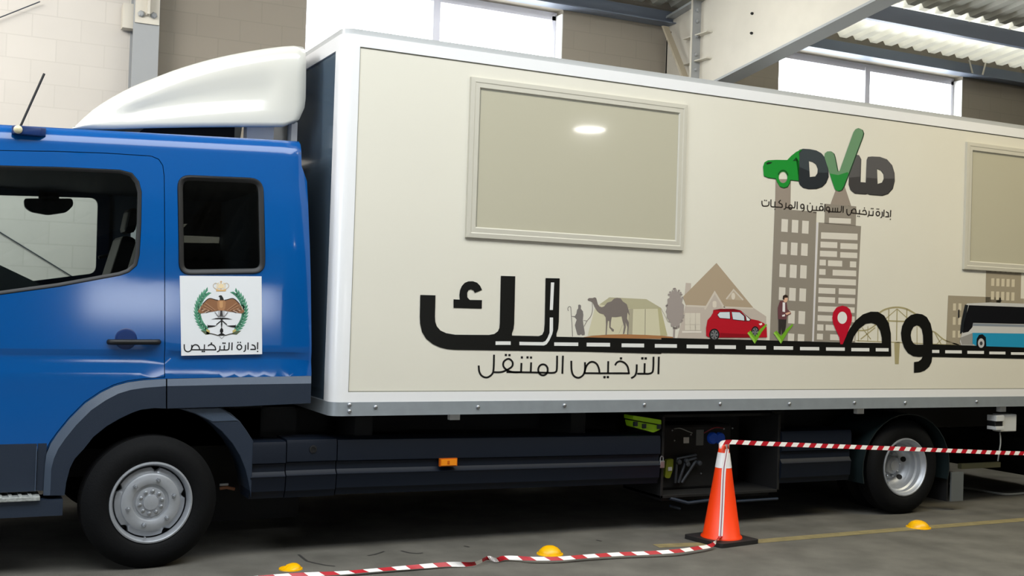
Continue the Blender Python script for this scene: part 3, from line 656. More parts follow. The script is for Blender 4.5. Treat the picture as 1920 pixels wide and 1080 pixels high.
g.dots([(1105, 545), (1285, 560), (1325, 562), (1430, 570), (1470, 572), (935, 755), (975, 760), (1770, 835)], 13, TK)
g.build('logo_caption', side)

# ---- cab
CF = -.82                                   # front of the cab, outside the frame
LZ = 2.466; RR_ = .09
def surf(X, s):
    """point of the cab side skin: X along the truck, s up the skin"""
    tbl = ((.3, .112), (1.0, .112), (1.13, .108), (1.215, .116), (1.235, .114), (1.262, .100), (1.7, .100), (1.9, .108), (2.15, .135), (2.47, .185))
    lift = .040*(X-1.0)*min(1, max(0, (s-1.8)/.6))
    if s <= LZ:
        for (a, ya), (c, yc) in zip(tbl, tbl[1:]):
            if s <= c:
                t = max(0, (s-a)/(c-a)); y = ya+(yc-ya)*t; break
        z = s+lift
    else:
        a = min((s-LZ)/RR_, 1.45); a0 = .17
        y = .184+RR_*(math.cos(a0)-math.cos(a0+a))*1.0*.9; z = LZ+RR_*(math.sin(a0+a)-math.sin(a0))+lift
        if s-LZ > 1.45*RR_: y += s-LZ-1.45*RR_
    e = 2.04-.08*min(1, max(0, (s-1.1)/1.2))
    if X > e-.09: y += 3.0*(X-e+.09)**2
    return Vector((X, y, z))
def skin(x, y):
    """photo pixel -> (X, s) on the cab skin"""
    Y = .1
    for _ in range(8):
        p = at(x, y, Y); s = p.z
        for _ in range(3):
            q = surf(p.x, s); s += p.z-q.z
            s = min(s, LZ+.02)
        Y = surf(p.x, s).y
    return (p.x, s)
def sheet(name, outline, holes, m, parent, th=.03, step=.045, smooth=30, off=0):
    loops = [outline]+list(holes); pts = []; edges = []
    for l in loops:
        base = len(pts); L = []
        for i in range(len(l)):
            a = Vector(l[i][:2]); c = Vector(l[(i+1) % len(l)][:2]); k = max(1, int((c-a).length/step))
            L += [a+(c-a)*(j/k) for j in range(k)]
        pts += L; edges += [(base+i, base+(i+1) % len(L)) for i in range(len(L))]
    x0 = min(p.x for p in pts); x1 = max(p.x for p in pts); z0 = min(p.y for p in pts); z1 = max(p.y for p in pts)
    zz = [z0+step*(i+.5) for i in range(int((z1-z0)/step))]+[1.13, 1.215, 1.235, 1.262]
    bd = list(pts)
    for i in range(int((x1-x0)/(step*2))):
        for z in zz:
            p = Vector((x0+step*2*(i+.5), z))
            if inpoly(p, outline) and not any(inpoly(p, h) for h in holes) and min((p-q).length_squared for q in bd) > (step*.4)**2: pts.append(p)
    v, e, f, *_ = delaunay_2d_cdt(pts, edges, [], 0, 1e-6)
    v = [Vector(p) for p in v]
    tri = []
    for t in f:
        c = (v[t[0]]+v[t[1]]+v[t[2]])/3
        if inpoly(c, outline) and not any(inpoly(c, h) for h in holes): tri.append(list(t))
    n = len(v); P = [surf(p.x, p.y)+Vector((0, off, 0)) for p in v]; Q = [p+Vector((0, th, 0)) for p in P]
    cnt = {}
    for t in tri:
        for i in range(3): k = tuple(sorted((t[i], t[(i+1) % 3]))); cnt[k] = cnt.get(k, 0)+1
    fs = tri+[[n+k for k in reversed(t)] for t in tri]+[[a, c, n+c, n+a] for (a, c), k in cnt.items() if k == 1]
    b = MB(); b.add(P+Q, fs, m)
    return b.build(name, parent, smooth)
def sk(pts): return [skin(*p) for p in pts]
SMAX = LZ+.25
arch_out = [(584, 705), (450, 707), (310, 710), (270, 712), (240, 716), (215, 723), (190, 735), (160, 755), (130, 785), (108, 812), (95, 830), (87, 845)]
cab_out = [(CF, SMAX), (1.955, SMAX), (1.957, 2.38)] + sk([(575.5, 340), (579.5, 430), (582.5, 520)]) + [skin(584, 705)] + sk(arch_out[1:]) + [(skin(87, 845)[0]-.0, skin(80, 845)[1]), (CF, skin(40, 843)[1])]
door_px_rear = [(309.5, 700), (309.5, 500), (308.5, 330), (306, 310), (298, 298), (284, 292), (200, 286.5), (100, 283), (0, 281.5)]
dr = sk(door_px_rear)
door_low = sk([(309.5, 709), (270, 712), (240, 716), (215, 723), (190, 735), (160, 755), (130, 785), (108, 812), (95, 830), (87, 845)])
DXF = -.55
door_out = [(DXF, dr[-1][1]-.01)] + dr[::-1] + [(door_low[0][0], door_low[0][1]+.004)] + [(x, z+.004) for x, z in door_low[1:]] + [(DXF, door_low[-1][1]+.006)]
def inset(poly, d):
    P = [Vector(p) for p in poly]; out = []
    ar = sum(P[i-1].x*P[i].y-P[i].x*P[i-1].y for i in range(len(P)))
    sg = 1 if ar > 0 else -1
    for i, p in enumerate(P):
        a = (p-P[i-1]).normalized(); c = (P[(i+1) % len(P)]-p).normalized(); n = (Vector((-a.y, a.x))+Vector((-c.y, c.x)))
        if n.length < 1e-6: n = Vector((-a.y, a.x))
        n.normalize(); k = max(.5, n.dot(Vector((-a.y, a.x)))); out.append(tuple(p+n*sg*d/k))
    return out
dw = sk([(-175, 325), (-165, 313), (-150, 308)]+[(0, 310), (120, 313), (225, 318)]+[(248, 324), (261, 340), (266, 360)]+[(265, 420), (262, 478)]+[(257, 498), (242, 511), (225, 517)]+[(110, 538), (0, 553), (-150, 573), (-170, 570), (-176, 558)])
rw = sk(rquad([(332, 327), (494, 334), (498, 513), (335, 516)], [26, 26, 24, 24], 6))
cab = sheet('cab_shell', cab_out, [door_out, rw], M['blue'], T)
door = sheet('cab_door', inset(door_out, .0045), [dw], M['blue'], T)
b = MB(); q = inset(door_out, -.02); P_ = [surf(*p)+Vector((0, .031, 0)) for p in q]
q2 = inset(door_out, .03); P2 = [surf(*p)+Vector((0, .031, 0)) for p in q2]; n = len(q)
b.add(P_+P2, [(i, (i+1) % n, n+(i+1) % n, n+i) for i in range(n)], M['black']); b.build('door_frame', cab)
def loop_band(name, out, wd, m, parent, off, th=.012, smooth=40):
    inn = inset(out, wd); n = len(out); mid = inset(out, wd*.4)
    rings = [[surf(*p)+Vector((0, .004, 0)) for p in out], [surf(*p)+Vector((0, off, 0)) for p in inset(out, wd*.12)], [surf(*p)+Vector((0, off, 0)) for p in mid], [surf(*p)+Vector((0, .006, 0)) for p in inn], [surf(*p)+Vector((0, .03, 0)) for p in inn]]
    b = MB(); b.add([p for r in rings for p in r], [(i*n+k, i*n+(k+1) % n, (i+1)*n+(k+1) % n, (i+1)*n+k) for i in range(4) for k in range(n)], m)
    return b.build(name, parent, smooth)
def flat_fill(name, out, m, parent, off, th=.005):
    P = [surf(*p)+Vector((0, off, 0)) for p in out]
    tri = tessellate_polygon([[Vector((p.x, p.z, 0)) for p in P]]); n = len(P)
    b = MB(); b.add(P+[p+Vector((0, th, 0)) for p in P], [tuple(t) for t in tri]+[tuple(n+k for k in t[::-1]) for t in tri]+[(i, (i+1) % n, n+(i+1) % n, n+i) for i in range(n)], m)
    return b.build(name, parent)
loop_band('window_seal', dw, .022, M['black'], door, -.003)
flat_fill('door_window', inset(dw, .02), M['glasscab'], door, .012)
rwin = loop_band('rear_side_window', rw, .034, M['black'], T, -.010)
flat_fill('window_pane', inset(rw, .03), M['glassrear'], rwin, .004)
# handle
def hp(x, y, dy=0): p = at(x, y, .105); return Vector((p.x, p.y+dy, p.z))
b = MB(); path = [hp(204, 641, -.004), hp(212, 641, -.028), hp(240, 641, -.034), hp(270, 641, -.034), hp(292, 641, -.028), hp(297, 641, -.004)]
b.tube(cat_rom(path, 4), .016, M['black'], 10); c = hp(283, 641, -.036); b.lathe([(.011, -.02), (.011, .006), (.008, .009)], c, (0, -1, 0), 12, M['nut']); b.build('door_handle', door, 50)
q = hp(236, 632); b = MB(); b.lathe([(.062, 0), (.058, .003), (.045, .0032), (.002, .0035)], (q.x, .1005, q.z-.01), (0, -1, 0), 28, M['bluedark']); b.build('handle_recess_shade', door, 60)  # flat disc, the bowl's shade put into its darker blue
# sticker with crest
sp = [at(x, y, .096) for x, y in ((337, 517), (490.5, 518), (491.5, 664), (340, 667))]
b = MB(); b.prism(sp, (0, .0035, 0), mat('sticker_white', (226, 228, 230), .35)); stk = b.build('door_sticker', T); stk['label'] = 'white square crest sticker below the rear side window'
SY = .0955
GR, GR2 = (76, 140, 110), (96, 158, 128)
rnd = random.Random(5)
for sgn in (-1, 1):
    g = Dec(SY).crop(9, 360, 520); cx = 492
    g.lay()
    for k in range(15):
        t = k/14; a = math.radians(112-(t*214)) if False else math.radians(-47+t*103)
        ex, ey = cx+sgn*395*math.cos(a), 575+400*math.sin(a)
        tang = (400*math.sin(a)*sgn, -405*math.cos(a)); L_ = math.hypot(*tang); tx, ty = tang[0]/L_, tang[1]/L_
        for side_, ln, wd in ((-1, 112, 22), (1, 92, 20)):
            ox, oy = -ty*side_, tx*side_
            mx, my = ex+tx*ln*.5+ox*34, ey+ty*ln*.5+oy*34; ex2, ey2 = ex+tx*ln+ox*62, ey+ty*ln+oy*62
            g.poly([(ex-tx*10, ey-ty*10), (mx+ox*wd*.6-tx*10, my+oy*wd*.6-ty*10), (ex2, ey2), (mx-ox*wd+tx*18, my-oy*wd+ty*18)], GR if (k+side_) % 3 else GR2, up=False)
        g.poly(ell(ex, ey, 22, 22, 8), GR, up=False)
    g.poly([(150+(684 if sgn > 0 else 0)-0, 900), (240+(504 if sgn > 0 else 0), 905), (330+(324 if sgn > 0 else 0), 955), (230+(524 if sgn > 0 else 0), 968)], (86, 98, 74))
    g.poly([(492+sgn*250, 870), (492+sgn*190, 900), (492+sgn*200, 960), (492+sgn*250, 965)], (190, 170, 100), up=False)
    g.build('wreath_print', stk)
g = Dec(SY-.001).crop(9, 360, 520); GO, GO2 = (214, 176, 122), (236, 214, 172)
g.poly([(405, 195), (440, 205), (490, 208), (540, 205), (578, 195), (570, 236), (408, 236)], GO)
for sgn in (-1, 1):
    g.stroke([(490+sgn*80, 200), (490+sgn*125, 165), (490+sgn*128, 125), (490+sgn*95, 98), (490+sgn*60, 110)], 9, (196, 178, 152)); g.stroke([(490+sgn*60, 200), (490+sgn*68, 130), (490+sgn*40, 92)], 14, GO2)
g.stroke([(490, 205), (490, 60)], 16, GO, False).stroke([(470, 75), (510, 75)], 10, GO, False).poly([(440, 185), (540, 185), (535, 120), (490, 105), (445, 120)], GO2)
g.build('crown_print', stk)
g = Dec(SY-.001).crop(9, 360, 520); EB, EB2, ED, EL = (140, 98, 68), (168, 122, 84), (40, 32, 30), (206, 190, 176)
for sgn in (-1, 1):
    f = lambda x, y: (492+sgn*(492-x), y)
    wing = [(440, 385), (380, 372), (320, 356), (275, 362), (230, 395), (180, 450), (130, 520), (100, 565), (110, 590), (140, 610), (200, 600), (300, 585), (400, 570), (450, 560)]
    g.poly([f(*p) for p in wing], EB); g.lay()
    g.stroke([f(*p) for p in [(440, 388), (380, 374), (320, 358), (275, 364), (230, 398), (180, 452)]], 14, ED)
    for k in range(7):
        g.stroke([f(150+k*26-40+k*10, 470+k*22 if k < 4 else 560), f(105+k*22, 540+k*10)], 9, EL if k % 2 else ED, False)
        g.stroke([f(400-k*28, 560-k*4), f(230-k*14, 430+k*22)], 6, (96, 60, 44) if k % 2 else (188, 150, 118), False)
g.poly([(440, 385), (545, 385), (570, 420), (560, 520), (530, 570), (460, 570), (430, 520), (425, 430)], EB2).poly([(460, 400), (520, 400), (520, 500), (490, 520), (465, 500)], (196, 150, 104))
g.poly([(445, 325), (470, 302), (500, 305), (525, 345), (540, 385), (470, 385), (468, 335)], (34, 36, 34))
g.poly([(480, 560), (508, 560), (520, 655), (468, 655)], (60, 56, 56)).poly([(440, 570), (475, 560), (470, 640), (440, 655)], (186, 184, 184), up=False).poly([(548, 570), (515, 560), (520, 640), (550, 655)], (186, 184, 184), up=False)
g.stroke([(385, 585), (440, 660), (550, 660), (605, 585)], 12, (120, 118, 118), False)
g.build('eagle_print', stk)
g = Dec(SY-.0016).crop(9, 360, 520); BK2 = (22, 20, 20)
g.poly([(320, 710), (400, 688), (480, 680), (500, 684), (520, 680), (600, 688), (690, 712), (600, 706), (530, 704), (500, 715), (470, 704), (400, 704)], BK2)
g.poly([(490, 700), (510, 700), (512, 800), (505, 850), (525, 880), (528, 915), (510, 940), (580, 980), (420, 985), (490, 940), (470, 915), (474, 880), (495, 850), (488, 800)], BK2, up=False)
for sgn in (-1, 1):
    g.stroke([(500+sgn*8, 730), (500+sgn*90, 800)], 16, BK2, False); g.poly([(500+sgn*75, 815), (500+sgn*230, 808), (500+sgn*238, 790), (500+sgn*240, 850), (500+sgn*160, 838)], BK2, up=False); g.stroke([(500+sgn*60, 980), (500+sgn*130, 960), (500+sgn*200, 945)], 14, (70, 66, 56), False)
g.stroke([(455, 990), (500, 1030), (548, 990)], 8, (150, 148, 146), False)
g.build('scales_print', stk)
g = Dec(SY-.0005).crop(12, 335, 630); g.lay(); TK = (38, 38, 40); W2 = 27
f = lambda x, y: (125+(x-1149)*1.778, 145+(y-697)*1.43)
ar_tarkhis(g, f, W2, TK)
g.build('sticker_lettering', stk)
g = Dec(SY-.0005).crop(12, 335, 630); g.lay()
def S(p, sm=True): g.stroke(p, W2, TK, sm)
S([(1778, 140), (1774, 300)], False); S([(1640, 198), (1700, 215), (1722, 260), (1724, 300)]); S([(1735, 300), (1612, 302)], False); S([(1563, 145), (1560, 308)], False); S([(1504, 200), (1500, 300), (1490, 335), (1458, 350)])
S(ell(1366, 250, 52, 55, 16)+[(1418, 250)]); g.dots([(1335, 145), (1388, 145), (1776, 348)], 15, TK)
g.build('sticker_lettering', stk)
# roof marker lamp and antenna
p = skin(50, 246); q = surf(p[0], p[1])
b = MB(); a0, a1 = at(22, 243, q.y), at(86, 250, q.y); zc = (a0.z+a1.z)/2
b.prism([(a0.x, q.y-.03, zc-.026), (a0.x+.02, q.y-.045, zc-.026), (a1.x-.03, q.y-.04, zc-.026), (a1.x, q.y-.008, zc-.022), (a1.x, q.y+.05, zc-.022), (a0.x, q.y+.05, zc-.026)], (0, 0, .05), M['bluedark'])
mk = b.build('roof_marker_lamp', T, 50, .006); b = MB(); b.lathe([(.024, 0), (.022, .012), (.012, .02), (.001, .022)], (a0.x+.03, q.y-.042, zc), (0, -1, 0), 16, M['clear']); b.build('lamp_lens', mk, 60)
pa, pb = at(33, 234, .42), at(83, 138, .42)
b = MB(); b.tube([pa-Vector((0, 0, .05)), pb], .007, M['black'], 6); b.lathe([(.03, 0), (.022, .03), (.008, .05)], pa-Vector((0, 0, .06)), (0, 0, 1), 12, M['black']); b.build('antenna', T)
# roof, far side, front, back and floor of the cab
b = MB(); zr = surf(1.0, SMAX).z; yr = surf(1.0, SMAX).y-.004
b.prism([(CF, yr, surf(CF, SMAX).z), (1.955, yr+.02, surf(1.955, SMAX).z), (1.955, 2.33, surf(1.955, SMAX).z), (CF, 2.33, surf(CF, SMAX).z)], (0, 0, -.03), M['blue']); b.build('cab_roof', T)
far = [(CF, 2.33, 1.0), (1.95, 2.33, 1.0), (1.95, 2.33, 2.5), (CF, 2.33, 2.45)]
hA = [tuple(at(x, y, 2.33)) for x, y in rquad([(-130, 362), (184, 371), (180, 512), (60, 527), (-130, 540)], [5, 16, 14, 5, 5])]
hB = [tuple(at(x, y, 2.33)) for x, y in ((340, 419), (490, 425), (490, 431), (440, 433), (340, 433))]
hC = [tuple(at(x, y, 2.33)) for x, y in ((340, 441), (432, 445), (412, 456), (340, 455))]
hD = [tuple(at(x, y, 2.33)) for x, y in ((245, 408), (259, 412), (259, 470), (245, 480))]
b = MB(); b.prism(far, (0, .03, 0), M['interior'], [hA, hB, hC, hD]); b.build('far_side_wall', T)
b = MB(); b.prism([tuple(at(x, y, 2.30)) for x, y in rquad([(-150, 352), (202, 360), (206, 372), (203, 530), (60, 545), (-150, 556)], [5, 18, 5, 16, 5, 5])], (0, .03, 0), mat('far_frame', (22, 34, 56), .5), [[(p[0], 2.30, p[2]) for p in [tuple(at(x, y, 2.30)) for x, y in rquad([(-130, 362), (184, 371), (180, 512), (60, 527), (-130, 540)], [5, 16, 14, 5, 5])]]]); b.build('far_window_frame', T)
b = MB(); q = [at(x, y, 2.30) for x, y in rquad([(45, 372), (136, 372), (138, 385), (125, 398), (90, 403), (58, 397), (46, 388)], 6)]; b.prism(q, (0, .06, 0), M['black'])
q0 = at(92, 366, 2.3); b.box(q0.x-.07, q0.x+.07, 2.3, 2.34, q0.z-.05, q0.z+.06, M['black']); b.build('far_mirror', T, 40)
b = MB(); b.box(CF, CF+.03, .16, 2.33, .6, 1.45, M['blue']); b.box(CF+.1, CF+.13, .2, 2.33, 2.2, 2.42, M['blue']); b.box(CF-.25, CF+.1, .15, 2.35, .22, 1.0, M['plastic']); b.build('cab_front', T)
b = MB(); b.box(1.93, 1.95, .2, 2.33, 1.0, 2.5, M['interior']); b.build('cab_rear_wall', T)
b = MB(); b.box(CF, 1.95, .2, 2.33, .98, 1.02, M['interior']); b.build('cab_floor', T)
b = MB(); b.box(CF+.1, 1.94, .30, 2.32, 2.33, 2.36, M['interior']); b.build('headliner', T)
# seats, dashboard
def seat(x, y):
    b = MB(); b.box(x-.42, x+.05, y-.24, y+.24, 1.25, 1.42, M['black']); b.prism([(x-.04, y-.23, 1.4), (x+.10, y-.23, 1.4), (x+.22, y-.23, 1.98), (x+.12, y-.23, 2.0)], (0, .46, 0), M['black']); b.prism([(x+.14, y-.13, 2.02), (x+.22, y-.13, 2.02), (x+.25, y-.13, 2.2), (x+.17, y-.13, 2.2)], (0, .26, 0), M['black'])
    b.build('cab_seat', T, bevel=.03)
seat(.98, .62); seat(.98, 1.85)
b = MB(); q = [at(x, y, .5) for x, y in ((-260, 470), (0, 497), (82, 536), (60, 560), (-260, 560))]; b.prism(q, (0, 1.7, 0), M['black']); b.build('dashboard', T)
b = MB(); q = at(201, 424, 2.25); b.tube([at(185, 483, 2.2), at(205, 478, 2.2), at(220, 477, 2.2)], .012, M['black']); b.build('grab_handle', T)

# ---- roof spoiler
YS = .42
top_px = [(146, 229), (163, 212), (185, 192), (215, 172), (260, 148), (300, 133), (345, 117), (400, 102), (450, 92), (510, 83), (555, 79), (574, 81)]
low = [(146, 229), (175, 231), (220, 233), (300, 233.5), (400, 235), (480, 236.5), (540, 237.5), (558, 232)]
def sx(x, y, Y=YS): return at(x, y, Y)
b = MB()
n = 24
TP = cat_rom([sx(*p) for p in top_px], 4); XS = [TP[0].x+(TP[-1].x-TP[0].x)*(i/n) for i in range(n+1)]
def ztop(x):
    for a, c in zip(TP, TP[1:]):
        if a.x-1e-9 <= x <= c.x+1e-9: return a.z+(c.z-a.z)*(x-a.x)/max(1e-9, c.x-a.x)
    return TP[-1].z
LP = [sx(*p) for p in low]
def zlow(x):
    for a, c in zip(LP, LP[1:]):
        if a.x <= x <= c.x: return a.z+(c.z-a.z)*(x-a.x)/max(1e-9, c.x-a.x)
    return LP[-1].z if x > LP[-1].x else LP[0].z
rows = []
for i, x in enumerate(XS):
    zt_, zl = ztop(x), zlow(x)-.0; t = i/n
    h = max(.004, zt_-zl); yin = .30*(1-t)**1.6
    r_ = min(.10, h*.35)
    sec = []
    for a in (0, .25, .5, .75, 1):               # lower roll
        sec.append((YS+yin+.02*(1-math.sin(a*PI/2)) if h > .03 else YS+yin, zl+.03*a*min(1, h/.1)))
    for u in (.2, .35, .5, .65, .8):
        dent = .018 if (.22 < t < .86 and .3 < u < .72) else 0
        sec.append((YS+yin+.02*u+dent, zl+.03*min(1, h/.1)+(h-r_-.03*min(1, h/.1))*u))
    for a in (0, .25, .5, .75, 1):               # upper roll
        sec.append((YS+yin+.02+r_*(1-math.cos(a*PI/2)), zt_-r_+r_*math.sin(a*PI/2)))
    sec.append((1.2, zt_+.05*t)); sec.append((1.98-yin, zt_)); sec.append((2.0-yin, zl))
    tail = max(0, (t-.9)/.1)
    rows.append([Vector((x-.055*tail*max(0, 1-(z-zl)/(.3*h+.001))**2+.012*math.sin(PI*k/14)*(1 if i == n and k < 15 else 0), y, z)) for k, (y, z) in enumerate(sec)])
m_ = len(rows[0])
b.add([p for r_ in rows for p in r_], [(i*m_+k, i*m_+k+1, (i+1)*m_+k+1, (i+1)*m_+k) for i in range(n) for k in range(m_-1)], M['white'])
sp_ = b.build('roof_spoiler', T, 50); sp_.modifiers.new('solid', 'SOLIDIFY').thickness = .018
for x0, x1, y in ((462, 512, 246), (545, 556, 246)):
    a0, a1 = at(x0, y, .62), at(x1, y, .62); bb = MB(); bb.box(a0.x, a1.x, .60, .70, a0.z-.09, a0.z+.06, M['frame']); bb.build('spoiler_bracket', T)
bb = MB(); a0, a1 = at(300, 238, .75), at(440, 244, .75); bb.box(a0.x, a1.x, .75, 1.6, a1.z-.06, a1.z+.05, M['chassis']); bb.build('spoiler_mount', T)

# ---- grey wheel arch trim, step
def outl(pts): return [at(x, y, .085) for x, y in pts]
ao = [(583.5, 705), (450, 707.5), (311, 710.5), (270, 713), (240, 717), (215, 724), (190, 736), (160, 756), (130, 786), (108, 813), (95, 832), (87, 852), (84, 875), (81, 929)]
am = [(583.5, 719), (450, 721), (311, 724), (272, 727), (245, 731), (222, 738), (199, 750), (171, 769), (143, 797), (122, 823), (109, 842), (101, 860), (96, 880), (94, 929)]
ai = [(582.5, 756), (450, 762), (311, 766), (290, 765), (265, 768), (247, 774), (224, 785), (200, 799), (175, 819), (157, 842), (140, 860), (131, 878), (124, 905), (121, 929)]
for nm, sl in (('wheel_arch', slice(2, None)), ('sill_trim', slice(0, 3))):
    A, B_, D_ = [at(x, y, .100) for x, y in ao[sl]], [at(x, y, .066) for x, y in am[sl]], [at(x, y, .066) for x, y in ai[sl]]
    if nm == 'sill_trim': A[-1].x += .008; B_[-1].x += .008; D_[-1].x += .008
    E_ = [p+Vector((0, .16, 0)) for p in D_]; G_ = [p+Vector((0, .02, 0)) for p in A]
    n = len(A); b = MB(); vs = G_+A+B_+D_+E_
    for j, mm in enumerate((M['plastic'], M['plastic_lit'], M['plastic'], M['plastic'])):
        o_ = j*n; b.add(vs[o_:o_+2*n], [(k, k+1, n+k+1, n+k) for k in range(n-1)], mm)
    for k in (0, n-1): b.add([G_[k], A[k], B_[k], D_[k], E_[k]], [(0, 1, 2, 3, 4)], M['plastic'])
    b.build(nm, T, 35)
b = MB(); q0, q1 = at(-300, 846, .1), at(66, 921, .1); b.box(q0.x, q1.x, .1, .16, q1.z, q0.z+.015, M['plastic']); q2 = at(81, 921, .1); b.box(q1.x+.006, q2.x+.01, .11, .16, q1.z, q0.z+.015, M['plastic']); b.box(q1.x-.004, q1.x+.002, .096, .11, q1.z, q0.z, M['plastic_lit']); b.build('step_panel', T)
b = MB(); q0, q1 = at(-300, 930, .05), at(75, 939, .04); b.box(q0.x, q1.x, .04, .22, q1.z, q1.z+.024, M['tread'])
for k in range(30): b.box(q1.x-.06-k*.05, q1.x-.04-k*.05, .045, .2, q1.z+.024, q1.z+.03, M['tread'])
st = b.build('entry_step', T, bevel=.004)
b = MB(); b.box(q0.x, q1.x+.12, .06, .25, q1.z-.09, q1.z, M['plastic']); b.build('step_mount', T)

# ---- rear of the front arch and side skirts
b = MB(); fo = [(334, 766), (415, 764), (432, 774), (450, 790), (463, 808), (475, 827), (471, 933), (466, 905), (460, 880), (450, 855), (436, 832), (415, 808), (391, 789), (365, 776)]
b.prism([at(x, y, .10) for x, y in fo], (0, .3, 0), M['plastic'])
b.prism([at(x, y, .096) for x, y in ((340, 767), (414, 765), (447, 789), (398, 791), (366, 775))], (0, .01, 0), M['plastic_lit']); b.build('rear_mudguard', T, bevel=.004)
def skirt(name, x0, x1, za=.718, zbm=.372, y=.10, parent=T, tl=0, slope=0.0):
    h = za-zbm
    prof = [(y+.05, za), (y+.012, za-.004), (y+.003, za-.03), (y, za-.13*h/.346), (y+.02, za-.14*h/.346), (y+.02, za-.185*h/.346), (y+.004, za-.205*h/.346), (y-.006, za-.212*h/.346), (y, za-.225*h/.346), (y+.008, zbm+.045), (y+.02, zbm+.03), (y+.03, zbm), (y+.25, zbm), (y+.25, za)]
    b = MB(); n = len(prof)
    b.add([(x0, a, c) for a, c in prof]+[(x1, a, c-slope*(x1-x0)) for a, c in prof], [(i, (i+1) % n, n+(i+1) % n, n+i) for i in range(n)]+[tuple(range(n)), tuple(range(n, 2*n))[::-1]], M['skirt'])
    return b.build(name, parent, 25)
xa = [at(x, 860, .1).x for x in (471, 536, 538, 631, 633, 1238)]
skirt('side_skirt', xa[0], xa[1]); s2 = skirt('side_skirt', xa[2], xa[3], .728, .37); s3 = skirt('side_skirt', xa[4], xa[5], .722, .376, slope=.011)
b = MB(); q = at(587, 842, .1); b.lathe([(.024, 0), (.024, .004), (.014, .005), (.013, -.002), (.001, -.002)], q+Vector((0, 0, 0)), (0, -1, 0), 16, M['black']); b.build('skirt_lock', s2)
q = at(840, 866.5, .09); b = MB(); b.box(q.x-.062, q.x+.062, .078, .1, q.z-.026, q.z+.026, M['lensd']); b.box(q.x-.055, q.x+.055, .072, .08, q.z-.02, q.z+.02, M['lens']); b.box(q.x-.012, q.x+.004, .070, .073, q.z-.012, q.z+.012, M['lensd']); b.build('side_marker_lamp', s3, bevel=.003)
xb = [at(x, 850, .12).x for x in (1466, 1596)]
skirt('side_skirt', xb[0], xb[1], .70, .30, .12)

# ---- chassis
b = MB()
for y in (.75, 1.6): b.box(-.6, 9.4, y, y+.08, .62, .86, M['chassis'])
for x in (.4, 2.4, 4.0, 5.8, 7.0, 9.0): b.box(x, x+.12, .3, 2.2, .64, .84, M['chassis'])
b.build('chassis_frame', T)
b = MB(); b.box(BX0+.05, BX1, .1, BY1, RB-.03, RB, M['chassis']); b.build('box_floor', T)
b = MB(); b.box(-.5, 1.9, .75, 2.3, .45, 1.0, M['chassis']); b.box(1.1, 1.24, .3, 2.2, .3, .46, M['chassis']); b.build('engine_block', T)
b = MB(); b.box(1.35, 2.25, 1.0, 1.1, .08, .5, M['chassis']); b.build('front_light_blocker', T)  # added black board hiding the lit floor patch behind the front wheel
b = MB(); b.box(2.3, 4.5, .36, .74, .36, .68, M['chassis']); b.build('fuel_tank', T, bevel=.04)
b = MB(); b.tube([(7.035, .3, .384), (7.035, 2.3, .384)], .09, M['chassis'], 12); b.lathe([(.05, -.2), (.2, -.1), (.22, 0), (.2, .1), (.05, .2)], (7.035, 1.2, .384), (0, 1, 0), 16, M['chassis']); b.build('rear_axle', T, 40)
q = at(430, 916, .45); b = MB(); b.tube([at(412, 909, .5), at(428, 908, .5)], .008, M['lightgrey'], 8); b.tube([at(412, 916, .5), at(425, 914, .5), at(440, 917, .5)], .010, mat('brown_hose', (150, 100, 70), .6), 8); b.build('hose', T)

for q in ((1.42, 4.6, .2, .86), (4.7, 6.4, .22, .8), (7.5, 9.25, .14, .86)): b = MB(); b.box(q[0], q[1], 2.36, 2.40, q[2], q[3], M['skirt']); b.build('far_light_blocker', T)  # added unseen boards, keeping light and lit floor out from under the truck
